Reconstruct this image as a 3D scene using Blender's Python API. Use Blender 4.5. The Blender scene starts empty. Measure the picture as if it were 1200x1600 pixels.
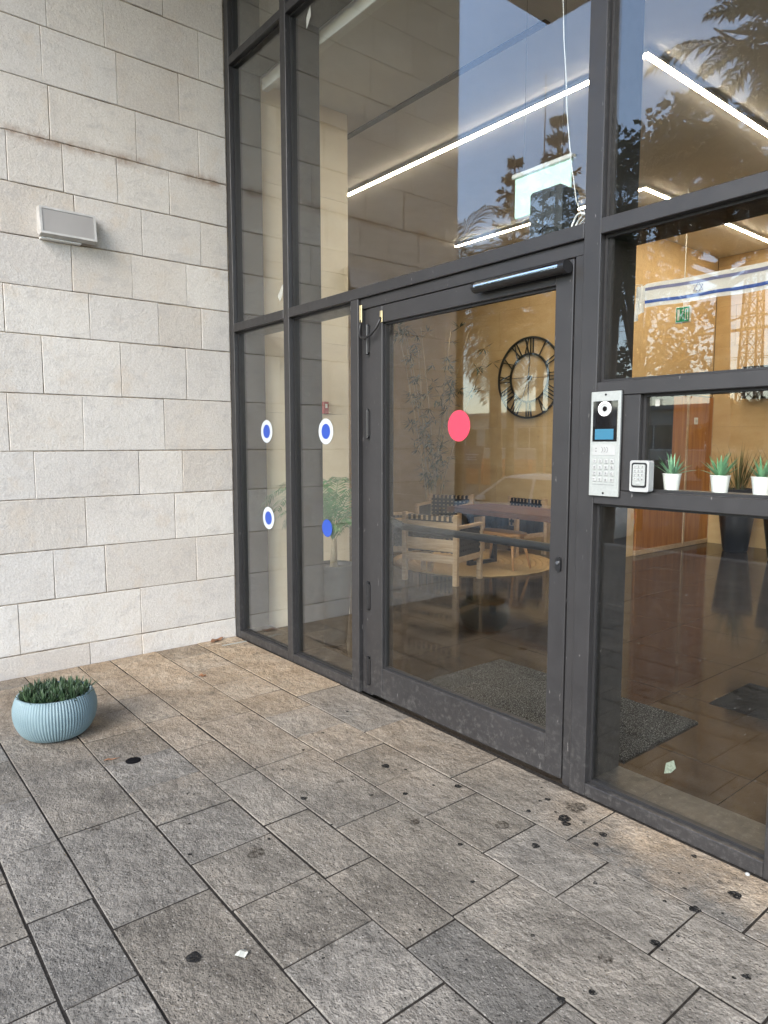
import bpy, math, random
from mathutils import Vector, Matrix, noise
rad = math.radians
scene = bpy.context.scene
col = scene.collection
random.seed(7)

# ---------------------------------------------------------------- camera, sky, sun, exposure
cam_data = bpy.data.cameras.new('camera')
cam_data.sensor_fit = 'HORIZONTAL'; cam_data.sensor_width = 36.0
cam_data.lens = 36.0 * 1080.81 / 1200.0
cam_data.clip_start = 0.05; cam_data.clip_end = 1500
cam = bpy.data.objects.new('camera', cam_data); col.objects.link(cam)
cam.location = (4.996, -2.524, 1.55)
cam.rotation_euler = (rad(90 - 5.6825), 0, rad(50.873))
scene.camera = cam

SUN_EL, SUN_AZ = 34.0, 162.0          # azimuth clockwise from +Y
world = bpy.data.worlds.new('World'); scene.world = world; world.use_nodes = True
wn = world.node_tree; wn.nodes.clear()
sky = wn.nodes.new('ShaderNodeTexSky'); sky.sky_type = 'NISHITA'; sky.sun_disc = False
sky.sun_elevation = rad(SUN_EL); sky.sun_rotation = rad(SUN_AZ)
sky.air_density = 1.0; sky.dust_density = 0.9; sky.ozone_density = 1.3
bg = wn.nodes.new('ShaderNodeBackground'); bg.inputs['Strength'].default_value = 0.15
wo = wn.nodes.new('ShaderNodeOutputWorld')
wn.links.new(sky.outputs[0], bg.inputs[0]); wn.links.new(bg.outputs[0], wo.inputs[0])
sd = bpy.data.lights.new('sun', 'SUN'); sd.energy = 1.2; sd.angle = rad(40); sd.color = (1.0, 0.935, 0.85)
sun = bpy.data.objects.new('sun', sd); col.objects.link(sun)
dvec = Vector((math.sin(rad(SUN_AZ)) * math.cos(rad(SUN_EL)), math.cos(rad(SUN_AZ)) * math.cos(rad(SUN_EL)), math.sin(rad(SUN_EL))))
sun.location = dvec * 60
sun.rotation_euler = (-dvec).to_track_quat('-Z', 'Y').to_euler()
vs = scene.view_settings
vs.view_transform = 'Standard'; vs.look = 'None'; vs.gamma = 1.0; vs.use_curve_mapping = False
vs.exposure = 2.14
scene.cycles.use_denoising = True
scene.cycles.max_bounces = 10; scene.cycles.transparent_max_bounces = 16
scene.cycles.diffuse_bounces = 3; scene.cycles.glossy_bounces = 4
scene.cycles.sample_clamp_indirect = 6.0
scene.cycles.caustics_reflective = False; scene.cycles.caustics_refractive = False

# ---------------------------------------------------------------- helpers
class MB:
    def __init__(s): s.v = []; s.f = []; s.M = None
    def add(s, vs_, fs):
        n = len(s.v)
        if s.M is not None: vs_ = [s.M @ Vector(p) for p in vs_]
        s.v += [tuple(p) for p in vs_]; s.f += [tuple(i + n for i in f) for f in fs]
        return s
    def box(s, x0, x1, y0, y1, z0, z1, c=0.0):
        if c <= 0:
            return s.add([(x, y, z) for x in (x0, x1) for y in (y0, y1) for z in (z0, z1)],
                         [(0, 1, 3, 2), (4, 6, 7, 5), (0, 4, 5, 1), (2, 3, 7, 6), (0, 2, 6, 4), (1, 5, 7, 3)])
        c = min(c, (x1 - x0) * .49, (y1 - y0) * .49, (z1 - z0) * .49)
        V = []; I = {}
        lo = (x0, y0, z0); hi = (x1, y1, z1)
        for a in range(3):
            for sg in (0, 1):
                for u in (0, 1):
                    for w in (0, 1):
                        p = [0, 0, 0]; o = [i for i in range(3) if i != a]
                        p[a] = (lo, hi)[sg][a]
                        p[o[0]] = lo[o[0]] + c if u == 0 else hi[o[0]] - c
                        p[o[1]] = lo[o[1]] + c if w == 0 else hi[o[1]] - c
                        k = [0, 0, 0]; k[a] = sg; k[o[0]] = u; k[o[1]] = w
                        I[(a, tuple(k))] = len(V); V.append(p)
        F = []
        for a in range(3):
            o = [i for i in range(3) if i != a]
            for sg in (0, 1):
                ks = []
                for u, w in ((0, 0), (1, 0), (1, 1), (0, 1)):
                    k = [0, 0, 0]; k[a] = sg; k[o[0]] = u; k[o[1]] = w; ks.append(I[(a, tuple(k))])
                F.append(tuple(ks))
            for u in (0, 1):
                for w in (0, 1):
                    k0 = [0, 0, 0]; k0[o[0]] = u; k0[o[1]] = w; k1 = list(k0); k1[a] = 1
                    k0 = tuple(k0); k1 = tuple(k1)
                    F.append((I[(o[0], k0)], I[(o[0], k1)], I[(o[1], k1)], I[(o[1], k0)]))
        for k in [(i, j, l) for i in (0, 1) for j in (0, 1) for l in (0, 1)]:
            F.append((I[(0, k)], I[(1, k)], I[(2, k)]))
        return s.add(V, F)
    def tube(s, pts, r, n=8, cap=True):
        pts = [Vector(p) for p in pts]; V = []; F = []
        rs = r if isinstance(r, (list, tuple)) else [r] * len(pts)
        up = Vector((0, 0, 1)); side = None
        for i, p in enumerate(pts):
            t = (pts[min(i + 1, len(pts) - 1)] - pts[max(i - 1, 0)]).normalized()
            if side is None:
                side = t.cross(up if abs(t.z) < .9 else Vector((1, 0, 0))).normalized()
            side = (side - t * side.dot(t)).normalized(); b = t.cross(side)
            for k in range(n):
                a = 2 * math.pi * k / n
                V.append(p + (side * math.cos(a) + b * math.sin(a)) * rs[i])
        for i in range(len(pts) - 1):
            for k in range(n):
                F.append((i * n + k, i * n + (k + 1) % n, (i + 1) * n + (k + 1) % n, (i + 1) * n + k))
        if cap:
            F.append(tuple(range(n))[::-1]); F.append(tuple((len(pts) - 1) * n + k for k in range(n)))
        return s.add(V, F)
    def lathe(s, prof, n=32, c=(0, 0, 0), capb=True, capt=False):
        V = []; F = []
        for r, z in prof:
            for k in range(n):
                a = 2 * math.pi * k / n
                V.append((c[0] + r * math.cos(a), c[1] + r * math.sin(a), c[2] + z))
        for i in range(len(prof) - 1):
            for k in range(n):
                F.append((i * n + k, i * n + (k + 1) % n, (i + 1) * n + (k + 1) % n, (i + 1) * n + k))
        if capb: F.append(tuple(range(n))[::-1])
        if capt: F.append(tuple((len(prof) - 1) * n + k for k in range(n)))
        return s.add(V, F)
    def prism(s, poly, d0, d1, plane='xz'):
        """extrude a 2-D outline; plane xz -> depth along y, xy -> along z, yz -> along x"""
        n = len(poly)
        def P(a, b, d):
            return {'xz': (a, d, b), 'xy': (a, b, d), 'yz': (d, a, b)}[plane]
        V = [P(a, b, d0) for a, b in poly] + [P(a, b, d1) for a, b in poly]
        F = [tuple(range(n)), tuple(range(2 * n - 1, n - 1, -1))]
        F += [(i, (i + 1) % n, n + (i + 1) % n, n + i) for i in range(n)]
        return s.add(V, F)
    def ring(s, c, r0, r1, d0, d1, n=48, plane='xz'):
        V = []; F = []
        for d in (d0, d1):
            for r in (r0, r1):
                for k in range(n):
                    a = 2 * math.pi * k / n; u = c[0] + r * math.cos(a); w = c[1] + r * math.sin(a)
                    V.append({'xz': (u, d, w), 'xy': (u, w, d), 'yz': (d, u, w)}[plane])
        for k in range(n):
            k2 = (k + 1) % n
            F += [(k, k2, n + k2, n + k), (2 * n + k, 3 * n + k, 3 * n + k2, 2 * n + k2),
                  (n + k, n + k2, 3 * n + k2, 3 * n + k), (k, 2 * n + k, 2 * n + k2, k2)]
        return s.add(V, F)
    def bar(s, p0, p1, w, h, roll=None):
        """square bar between two points"""
        p0 = Vector(p0); p1 = Vector(p1); t = (p1 - p0).normalized()
        ref = Vector(roll) if roll else (Vector((0, 0, 1)) if abs(t.z) < .9 else Vector((0, 1, 0)))
        a = t.cross(ref).normalized() * w / 2; b = a.cross(t).normalized() * h / 2
        V = [p + a * i + b * j for p in (p0, p1) for i, j in ((-1, -1), (1, -1), (1, 1), (-1, 1))]
        return s.add(V, [(0, 1, 2, 3), (7, 6, 5, 4), (0, 4, 5, 1), (1, 5, 6, 2), (2, 6, 7, 3), (3, 7, 4, 0)])
    def mesh(s, name, mat, smooth=False):
        me = bpy.data.meshes.new(name); me.from_pydata(s.v, [], s.f); me.update()
        if mat: me.materials.append(mat)
        import bmesh
        if len(s.f) < 60000:
            b = bmesh.new(); b.from_mesh(me); bmesh.ops.recalc_face_normals(b, faces=b.faces); b.to_mesh(me); b.free()
        if smooth:
            me.polygons.foreach_set('use_smooth', [True] * len(me.polygons))
            if smooth is not True: me.set_sharp_from_angle(angle=rad(smooth))
        return me
    def build(s, name, mat, parent=None, smooth=False):
        return link(name, s.mesh(name, mat, smooth), parent)

ROOT = {}
def link(name, me, parent=None, world_coords=True):
    o = bpy.data.objects.new(name, me); col.objects.link(o)
    if parent is not None:
        o.parent = parent
        if world_coords and parent.name in ROOT: o.matrix_parent_inverse = ROOT[parent.name].inverted()
    return o
def tag(o, label, cat, group=None):
    o['label'] = label; o['category'] = cat
    if group: o['group'] = group
    return o
def thing(name, label, cat, loc, group=None):
    """Empty at the thing's base; its parts are given in world coordinates"""
    o = bpy.data.objects.new(name, None); col.objects.link(o)
    o.empty_display_size = .05; o.location = loc
    ROOT[o.name] = Matrix.Translation(loc)
    return tag(o, label, cat, group)
def struct(o): o['kind'] = 'structure'; return o
def local_thing(name, label, cat, loc, rz=0, group=None, scale=1.0):
    """Empty whose parts are given in its own coordinates"""
    o = bpy.data.objects.new(name, None); col.objects.link(o)
    o.empty_display_size = .05; o.location = loc; o.rotation_euler = (0, 0, rz); o.scale = (scale,) * 3
    return tag(o, label, cat, group)
def copy_thing(src, label, loc, rz=0, scale=None):
    o = src.copy(); col.objects.link(o); o['label'] = label; o.location = loc; o.rotation_euler = (0, 0, rz)
    if scale: o.scale = (scale,) * 3
    for ch in [c for c in bpy.data.objects if c.parent == src]:
        c = ch.copy(); col.objects.link(c); c.parent = o
        for g in [g for g in bpy.data.objects if g.parent == ch]:
            d = g.copy(); col.objects.link(d); d.parent = c
    return o

# ---------------------------------------------------------------- materials
class NT:
    def __init__(s, name):
        s.m = bpy.data.materials.new(name); s.m.use_nodes = True
        s.t = s.m.node_tree; s.t.nodes.clear()
        s.out = s.t.nodes.new('ShaderNodeOutputMaterial')
        s.tc = None
    def n(s, typ, **kw):
        nd = s.t.nodes.new(typ)
        for k, v in kw.items(): setattr(nd, k, v)
        return nd
    def l(s, a, b): s.t.links.new(a, b)
    def set(s, nd, key, v):
        if v is None: return
        if hasattr(v, 'is_output') or hasattr(v, 'links'): s.l(v, nd.inputs[key])
        else: nd.inputs[key].default_value = v
    def coord(s, scale=(1, 1, 1), which='Object', rot=(0, 0, 0)):
        if s.tc is None: s.tc = s.n('ShaderNodeTexCoord')
        mp = s.n('ShaderNodeMapping'); mp.inputs['Scale'].default_value = scale; mp.inputs['Rotation'].default_value = rot
        s.l(s.tc.outputs[which], mp.inputs[0]); return mp.outputs[0]
    def noise(s, scale, detail=4, rough=.55, vec=None, dist=0.0):
        nd = s.n('ShaderNodeTexNoise'); nd.inputs['Scale'].default_value = scale; nd.inputs['Detail'].default_value = detail
        nd.inputs['Roughness'].default_value = rough; nd.inputs['Distortion'].default_value = dist
        s.l(vec if vec is not None else s.coord(), nd.inputs['Vector']); return nd.outputs['Fac']
    def voro(s, scale, vec=None, out='Distance'):
        nd = s.n('ShaderNodeTexVoronoi'); nd.inputs['Scale'].default_value = scale
        s.l(vec if vec is not None else s.coord(), nd.inputs['Vector']); return nd.outputs[out]
    def ramp(s, fac, stops, interp='LINEAR'):
        nd = s.n('ShaderNodeValToRGB'); nd.color_ramp.interpolation = interp
        el = nd.color_ramp.elements
        while len(el) < len(stops): el.new(.5)
        for e, (p, c) in zip(el, stops):
            e.position = p; e.color = (*c, 1) if isinstance(c, (tuple, list)) else (c, c, c, 1)
        s.l(fac, nd.inputs[0]); return nd.outputs[0]
    def mix(s, fac, a, b, mode='MIX'):
        nd = s.n('ShaderNodeMix', data_type='RGBA', blend_type=mode)
        for i, v in ((0, fac), (6, a), (7, b)):
            if hasattr(v, 'links'): s.l(v, nd.inputs[i])
            elif isinstance(v, (tuple, list)): nd.inputs[i].default_value = (*v, 1)
            else: nd.inputs[i].default_value = v
        return nd.outputs[2]
    def math(s, op, a, b=0.0, clamp=False):
        nd = s.n('ShaderNodeMath', operation=op); nd.use_clamp = clamp
        for i, v in ((0, a), (1, b)):
            if hasattr(v, 'links'): s.l(v, nd.inputs[i])
            else: nd.inputs[i].default_value = v
        return nd.outputs[0]
    def bump(s, h, strength=.3, dist=.01, normal=None):
        nd = s.n('ShaderNodeBump'); nd.inputs['Strength'].default_value = strength; nd.inputs['Distance'].default_value = dist
        s.l(h, nd.inputs['Height'])
        if normal is not None: s.l(normal, nd.inputs['Normal'])
        return nd.outputs[0]
    def pbr(s, color, rough=.6, metal=0.0, normal=None, spec=None, **kw):
        p = s.n('ShaderNodeBsdfPrincipled')
        s.set(p, 'Base Color', (*color, 1) if isinstance(color, (tuple, list)) else color)
        s.set(p, 'Roughness', rough); s.set(p, 'Metallic', metal); s.set(p, 'Normal', normal); s.set(p, 'Specular IOR Level', spec)
        for k, v in kw.items(): s.set(p, k.replace('_', ' '), v)
        s.l(p.outputs[0], s.out.inputs[0]); return s.m
    def rnd(s):
        return s.n('ShaderNodeObjectInfo').outputs['Random']

def simple(name, c, rough=.6, metal=0.0, var=.12, scale=30, bump=.0, spec=None):
    t = NT(name); f = t.noise(scale, 4)
    lo = tuple(x * (1 - var) for x in c); hi = tuple(min(1, x * (1 + var)) for x in c)
    cc = t.ramp(f, [(.3, lo), (.7, hi)])
    nm = t.bump(t.noise(scale * 4, 3), bump, .004) if bump else None
    return t.pbr(cc, t.ramp(t.noise(scale * .7, 3), [(.3, max(0, rough - .06)), (.7, min(1, rough + .06))]), metal, nm, spec)

def m_limestone():
    t = NT('limestone_cladding')
    c = t.ramp(t.noise(1.9, 4, .62), [(.28, (.50, .45, .395)), (.5, (.575, .535, .48)), (.72, (.63, .595, .545))])
    c = t.mix(.5, c, t.ramp(t.rnd(), [(0, (.46, .415, .365)), (.35, (.59, .545, .485)), (.7, (.54, .515, .485)), (1, (.66, .625, .57))]))
    fine = t.noise(85, 3, .75)
    c = t.mix(.55, c, t.ramp(fine, [(.3, .36), (.5, .5), (.7, .65)]), 'OVERLAY')
    smear = t.noise(6, 4, .7, t.coord((1, 1, 2.0), rot=(.6, 0, 0)), .5)
    c = t.mix(t.ramp(smear, [(.52, 0.0), (.72, .5)]), c, (.40, .375, .355))
    c = t.mix(t.ramp(t.noise(4.3, 4, .7), [(.54, 0.0), (.72, .5)]), c, (.56, .47, .37))
    pit = t.voro(60); pm = t.ramp(pit, [(.06, 1.0), (.16, 0.0)])
    pm = t.math('MULTIPLY', pm, t.ramp(t.noise(9, 3), [(.47, 0.0), (.62, 1.0)]))
    c = t.mix(t.math('MULTIPLY', pm, .75), c, (.17, .14, .115))
    crk = t.ramp(t.noise(10, 4, .6, t.coord((1, 1, 3.0), rot=(.35, 0, 0)), 1.8), [(.493, 0.0), (.5, .5), (.507, 0.0)])
    crk = t.math('MULTIPLY', crk, t.ramp(t.noise(2.6, 2), [(.58, 0.0), (.68, 1.0)]))
    c = t.mix(crk, c, (.20, .17, .15))
    # rusty run-off stain along one bed joint
    xyz = t.n('ShaderNodeSeparateXYZ'); t.l(t.coord(), xyz.inputs[0])
    dz = t.math('ABSOLUTE', t.math('SUBTRACT', xyz.outputs[2], 3.494))
    st = t.n('ShaderNodeMapRange'); st.inputs['From Min'].default_value = .055; st.inputs['From Max'].default_value = .0
    t.l(dz, st.inputs['Value'])
    c = t.mix(t.math('MULTIPLY', st.outputs[0], t.ramp(t.noise(7, 5, .7), [(.38, 0.0), (.62, .85)])), c, (.22, .13, .075))
    h = t.math('ADD', t.noise(24, 5, .66), t.math('MULTIPLY', fine, .45))
    h = t.math('SUBTRACT', h, t.math('MULTIPLY', pm, .7))
    return t.pbr(c, .9, 0, t.bump(h, .45, .012), .2)

def m_mortar():
    t = NT('sandy_mortar')
    c = t.ramp(t.noise(6, 6, .7), [(.36, (.13, .105, .08)), (.5, (.30, .25, .19)), (.66, (.46, .395, .31))])  # tan mortar; the dark tones paint in shadow of the recessed joints
    return t.pbr(c, .95, 0, t.bump(t.noise(60, 4), .5, .006), .1)

def m_slab():
    t = NT('textured_paving_slab')
    xyz = t.n('ShaderNodeSeparateXYZ'); t.l(t.coord(), xyz.inputs[0])
    # rain-sheltered slabs by the wall corner and along the glazing keep their sandy colour, the rest is weathered grey
    d = t.math('ADD', xyz.outputs[0], t.math('MULTIPLY', xyz.outputs[1], -1.05))
    d = t.math('ADD', d, t.math('MULTIPLY', t.noise(2.3, 5, .6), 1.3))
    d = t.math('ADD', d, t.math('MULTIPLY', t.rnd(), 1.5))
    tanm = t.n('ShaderNodeMapRange'); tanm.inputs['From Min'].default_value = 4.7; tanm.inputs['From Max'].default_value = 2.3
    t.l(d, tanm.inputs['Value'])
    strip = t.n('ShaderNodeMapRange'); strip.inputs['From Min'].default_value = -.34; strip.inputs['From Max'].default_value = -.03
    t.l(t.math('ADD', xyz.outputs[1], t.math('MULTIPLY', t.math('SUBTRACT', t.noise(5, 5, .65), .5), .7)), strip.inputs['Value'])
    strip2 = t.n('ShaderNodeMapRange'); strip2.inputs['From Min'].default_value = 3.1; strip2.inputs['From Max'].default_value = 3.6
    t.l(xyz.outputs[0], strip2.inputs['Value'])
    tan = t.math('MAXIMUM', tanm.outputs[0], t.math('MULTIPLY', strip.outputs[0], strip2.outputs[0]), True)
    base_g = t.ramp(t.noise(3.2, 5, .68), [(.28, (.098, .091, .081)), (.5, (.148, .138, .122)), (.72, (.205, .188, .163))])
    base_t = t.ramp(t.noise(4.5, 5, .68), [(.28, (.23, .175, .118)), (.5, (.325, .258, .185)), (.7, (.41, .345, .262))])
    c = t.mix(tan, base_g, base_t)
    c = t.mix(1.0, c, t.ramp(t.rnd(), [(0, .76), (.25, 1.10), (.5, .88), (.75, 1.25), (1, 1.0)]), 'MULTIPLY')
    c = t.mix(.35, c, t.mix(1.0, c, t.ramp(t.rnd(), [(0, (.94, .98, 1.04)), (.5, (1.10, 1.0, .86)), (1, (.98, 1.0, 1.02))]), 'MULTIPLY'))
    grain = t.noise(120, 2, .8)
    c = t.mix(.42, c, t.ramp(grain, [(.30, .20), (.5, .5), (.70, .82)]), 'OVERLAY')
    blot = t.noise(30, 3, .7)
    c = t.mix(.5, c, t.ramp(blot, [(.3, .28), (.5, .5), (.7, .70)]), 'OVERLAY')
    cells = t.n('ShaderNodeTexVoronoi'); cells.inputs['Scale'].default_value = 105; t.l(t.coord(), cells.inputs['Vector'])
    gs = t.n('ShaderNodeSeparateColor'); t.l(cells.outputs['Color'], gs.inputs[0])
    near = t.ramp(cells.outputs['Distance'], [(.22, 1.0), (.40, 0.0)])
    c = t.mix(t.math('MULTIPLY', near, t.ramp(gs.outputs[0], [(.88, 0.0), (.92, .65)])), c, (.36, .34, .31))
    pore = t.math('MULTIPLY', near, t.ramp(gs.outputs[1], [(.86, 0.0), (.92, .8)]))
    c = t.mix(pore, c, (.028, .026, .023))
    # cleft relief: broad scales broken by ridges
    big = t.noise(8, 6, .64, t.coord((1.0, 1.25, 1.0), rot=(0, 0, .5)))
    rid = t.math('ABSOLUTE', t.math('SUBTRACT', t.noise(9, 3, .6, t.coord((1, 1.4, 1), rot=(0, 0, -.4)), .15), .5))
    ridm = t.math('MULTIPLY', t.ramp(rid, [(.0, 1.0), (.05, 0.0)]), t.ramp(t.noise(3.2, 3), [(.46, 0.0), (.6, 1.0)]))
    c = t.mix(t.math('MULTIPLY', ridm, .12), c, (.26, .245, .22))
    dirt = t.noise(5.2, 4, .72)
    c = t.mix(t.ramp(dirt, [(.57, 0.0), (.72, .5)]), c, (.06, .054, .048))
    spill = t.ramp(t.noise(17, 2, .6), [(.68, 0.0), (.73, .6)])
    c = t.mix(spill, c, (.045, .040, .034))
    h = t.math('ADD', t.math('MULTIPLY', big, 1.7), t.math('MULTIPLY', ridm, .10))
    h = t.math('ADD', h, t.math('MULTIPLY', grain, .13))
    h = t.math('SUBTRACT', h, t.math('MULTIPLY', pore, .22))
    return t.pbr(c, .85, 0, t.bump(h, .75, .024), .2)

def m_frame():
    t = NT('anthracite_powder_coat')
    c = t.ramp(t.noise(3.0, 6, .6), [(.3, (.0205, .0197, .0203)), (.7, (.0285, .0272, .0278))])
    fl = t.noise(420, 2, .5)
    c = t.mix(.25, c, t.ramp(fl, [(.35, .35), (.65, .65)]), 'OVERLAY')
    # scuffs and lime dust, denser near the ground
    xyz = t.n('ShaderNodeSeparateXYZ'); t.l(t.coord(), xyz.inputs[0])
    low = t.n('ShaderNodeMapRange'); low.inputs['From Min'].default_value = .5; low.inputs['From Max'].default_value = 0.0
    t.l(xyz.outputs[2], low.inputs['Value'])
    dust = t.math('MULTIPLY', t.ramp(t.noise(34, 4, .75), [(.50, 0.0), (.80, .26)]), low.outputs[0])
    c = t.mix(dust, c, (.28, .27, .25))
    sc = t.noise(60, 3, .6, t.coord((1, 1, .25), rot=(0, .5, 0)), .3)
    c = t.mix(t.ramp(sc, [(.70, 0.0), (.735, .42)]), c, (.30, .29, .28))
    return t.pbr(c, t.ramp(t.noise(20, 4), [(.3, .36), (.7, .5)]), .0, t.bump(fl, .06, .002), .5)

def m_glass(name, tint=(.95, .965, .955), dust=1.0):
    t = NT(name)
    lw = t.n('ShaderNodeLayerWeight'); lw.inputs['Blend'].default_value = .5
    f5 = t.math('POWER', lw.outputs['Facing'], 3.3)
    fr = t.math('ADD', t.math('MULTIPLY', f5, .98), .047)
    tr = t.n('ShaderNodeBsdfTransparent'); tr.inputs[0].default_value = (*tint, 1)
    gl = t.n('ShaderNodeBsdfGlossy'); gl.inputs['Roughness'].default_value = .0; gl.inputs[0].default_value = (1, 1, 1, 1)
    # slow float-glass waviness
    wv = t.bump(t.noise(1.7, 2, .5), .004, .02); t.l(wv, gl.inputs['Normal'])
    mx = t.n('ShaderNodeMixShader'); t.l(fr, mx.inputs[0]); t.l(tr.outputs[0], mx.inputs[1]); t.l(gl.outputs[0], mx.inputs[2])
    df = t.n('ShaderNodeBsdfDiffuse'); df.inputs[0].default_value = (.75, .74, .72, 1)
    cells = t.n('ShaderNodeTexVoronoi'); cells.inputs['Scale'].default_value = 46; t.l(t.coord((1, .02, 1)), cells.inputs['Vector'])
    sp = t.math('MULTIPLY', t.ramp(cells.outputs['Distance'], [(.035, 1.0), (.075, 0.0)]), t.ramp(t.noise(2.2, 3), [(.42, 0.0), (.6, 1.0)]))
    streak = t.ramp(t.noise(5, 5, .6, t.coord((3.0, .1, .25))), [(.45, 0.0), (.8, .035)])
    film = t.math('ADD', t.math('MULTIPLY', sp, .30 * dust), t.math('MULTIPLY', streak, .12 * dust))
    m2 = t.n('ShaderNodeMixShader'); t.l(film, m2.inputs[0]); t.l(mx.outputs[0], m2.inputs[1]); t.l(df.outputs[0], m2.inputs[2])
    t.l(m2.outputs[0], t.out.inputs[0]); return t.m

def m_travertine(name='honed_travertine', k=1.0):
    t = NT(name)
    c = t.ramp(t.noise(1.7, 6, .6, t.coord((1, 1, 2.6))), [(.3, (.53 * k, .365 * k, .18 * k)), (.55, (.62 * k, .455 * k, .25 * k)), (.75, (.68 * k, .53 * k, .33 * k))])
    c = t.mix(.25, c, t.ramp(t.rnd(), [(0, (.50, .34, .18)), (1, (.66, .50, .31))]))
    pit = t.math('MULTIPLY', t.ramp(t.voro(60), [(.05, 1.0), (.14, 0.0)]), t.ramp(t.noise(5, 3), [(.46, 0.0), (.6, 1.0)]))
    c = t.mix(t.math('MULTIPLY', pit, .55), c, (.30, .20, .11))
    h = t.math('SUBTRACT', t.math('MULTIPLY', t.noise(40, 5), .3), pit)
    return t.pbr(c, .6, 0, t.bump(h, .25, .006), .3)

def m_wood(name, dark, light, scale=1.0, axis=2, rough=.45):
    t = NT(name)
    sc = [9.0 * scale] * 3; sc[axis] = .8 * scale
    n1 = t.noise(2.2, 7, .62, t.coord(tuple(sc)), .9)
    c = t.ramp(n1, [(.28, dark), (.5, tuple((a + b) / 2 for a, b in zip(dark, light))), (.72, light)])
    sc2 = [60 * scale] * 3; sc2[axis] = 2.0 * scale
    g = t.noise(2.0, 3, .6, t.coord(tuple(sc2)))
    c = t.mix(.35, c, t.ramp(g, [(.3, .3), (.7, .7)]), 'OVERLAY')
    c = t.mix(.2, c, t.ramp(t.rnd(), [(0, .35), (1, .68)]), 'OVERLAY')
    return t.pbr(c, rough, 0, t.bump(g, .12, .002), .4)

def m_leaf(name, dark, light, rough=.5, trans=.25):
    t = NT(name)
    f = t.noise(9, 3); c = t.ramp(f, [(.3, dark), (.7, light)])
    c = t.mix(.4, c, t.ramp(t.rnd(), [(0, .36), (1, .64)]), 'OVERLAY')
    p = t.n('ShaderNodeBsdfPrincipled'); t.l(c, p.inputs['Base Color']); p.inputs['Roughness'].default_value = rough
    tl = t.n('ShaderNodeBsdfTranslucent'); t.l(c, tl.inputs[0])
    mx = t.n('ShaderNodeMixShader'); mx.inputs[0].default_value = trans
    t.l(p.outputs[0], mx.inputs[1]); t.l(tl.outputs[0], mx.inputs[2]); t.l(mx.outputs[0], t.out.inputs[0]); return t.m

def m_emit(name, c, st):
    t = NT(name); e = t.n('ShaderNodeEmission'); e.inputs[0].default_value = (*c, 1); e.inputs[1].default_value = st
    t.l(e.outputs[0], t.out.inputs[0]); return t.m

def m_floor():
    t = NT('polished_dark_porcelain')
    c = t.ramp(t.noise(2.6, 7, .66, None, .8), [(.3, (.008, .006, .005)), (.5, (.014, .0105, .0085)), (.72, (.027, .021, .017))])
    c = t.mix(.3, c, t.ramp(t.rnd(), [(0, .42), (1, .58)]), 'OVERLAY')
    r = t.ramp(t.noise(3.5, 5, .6), [(.3, .055), (.7, .13)])
    scr = t.ramp(t.noise(30, 5, .7, t.coord((1, 3, 1), rot=(0, 0, .8)), 1.0), [(.66, 0.0), (.72, .35)])
    c = t.mix(scr, c, (.11, .09, .075))
    return t.pbr(c, r, 0, t.bump(t.noise(7, 4), .012, .01), .22)

def m_asphalt():
    t = NT('asphalt'); c = t.ramp(t.noise(60, 6, .7), [(.3, .045), (.7, .085)])
    c = t.mix(t.ramp(t.noise(.35, 4), [(.45, 0.0), (.7, .5)]), c, (.10, .098, .092))
    return t.pbr(c, .9, 0, t.bump(t.noise(180, 3), .3, .01), .3)

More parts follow.
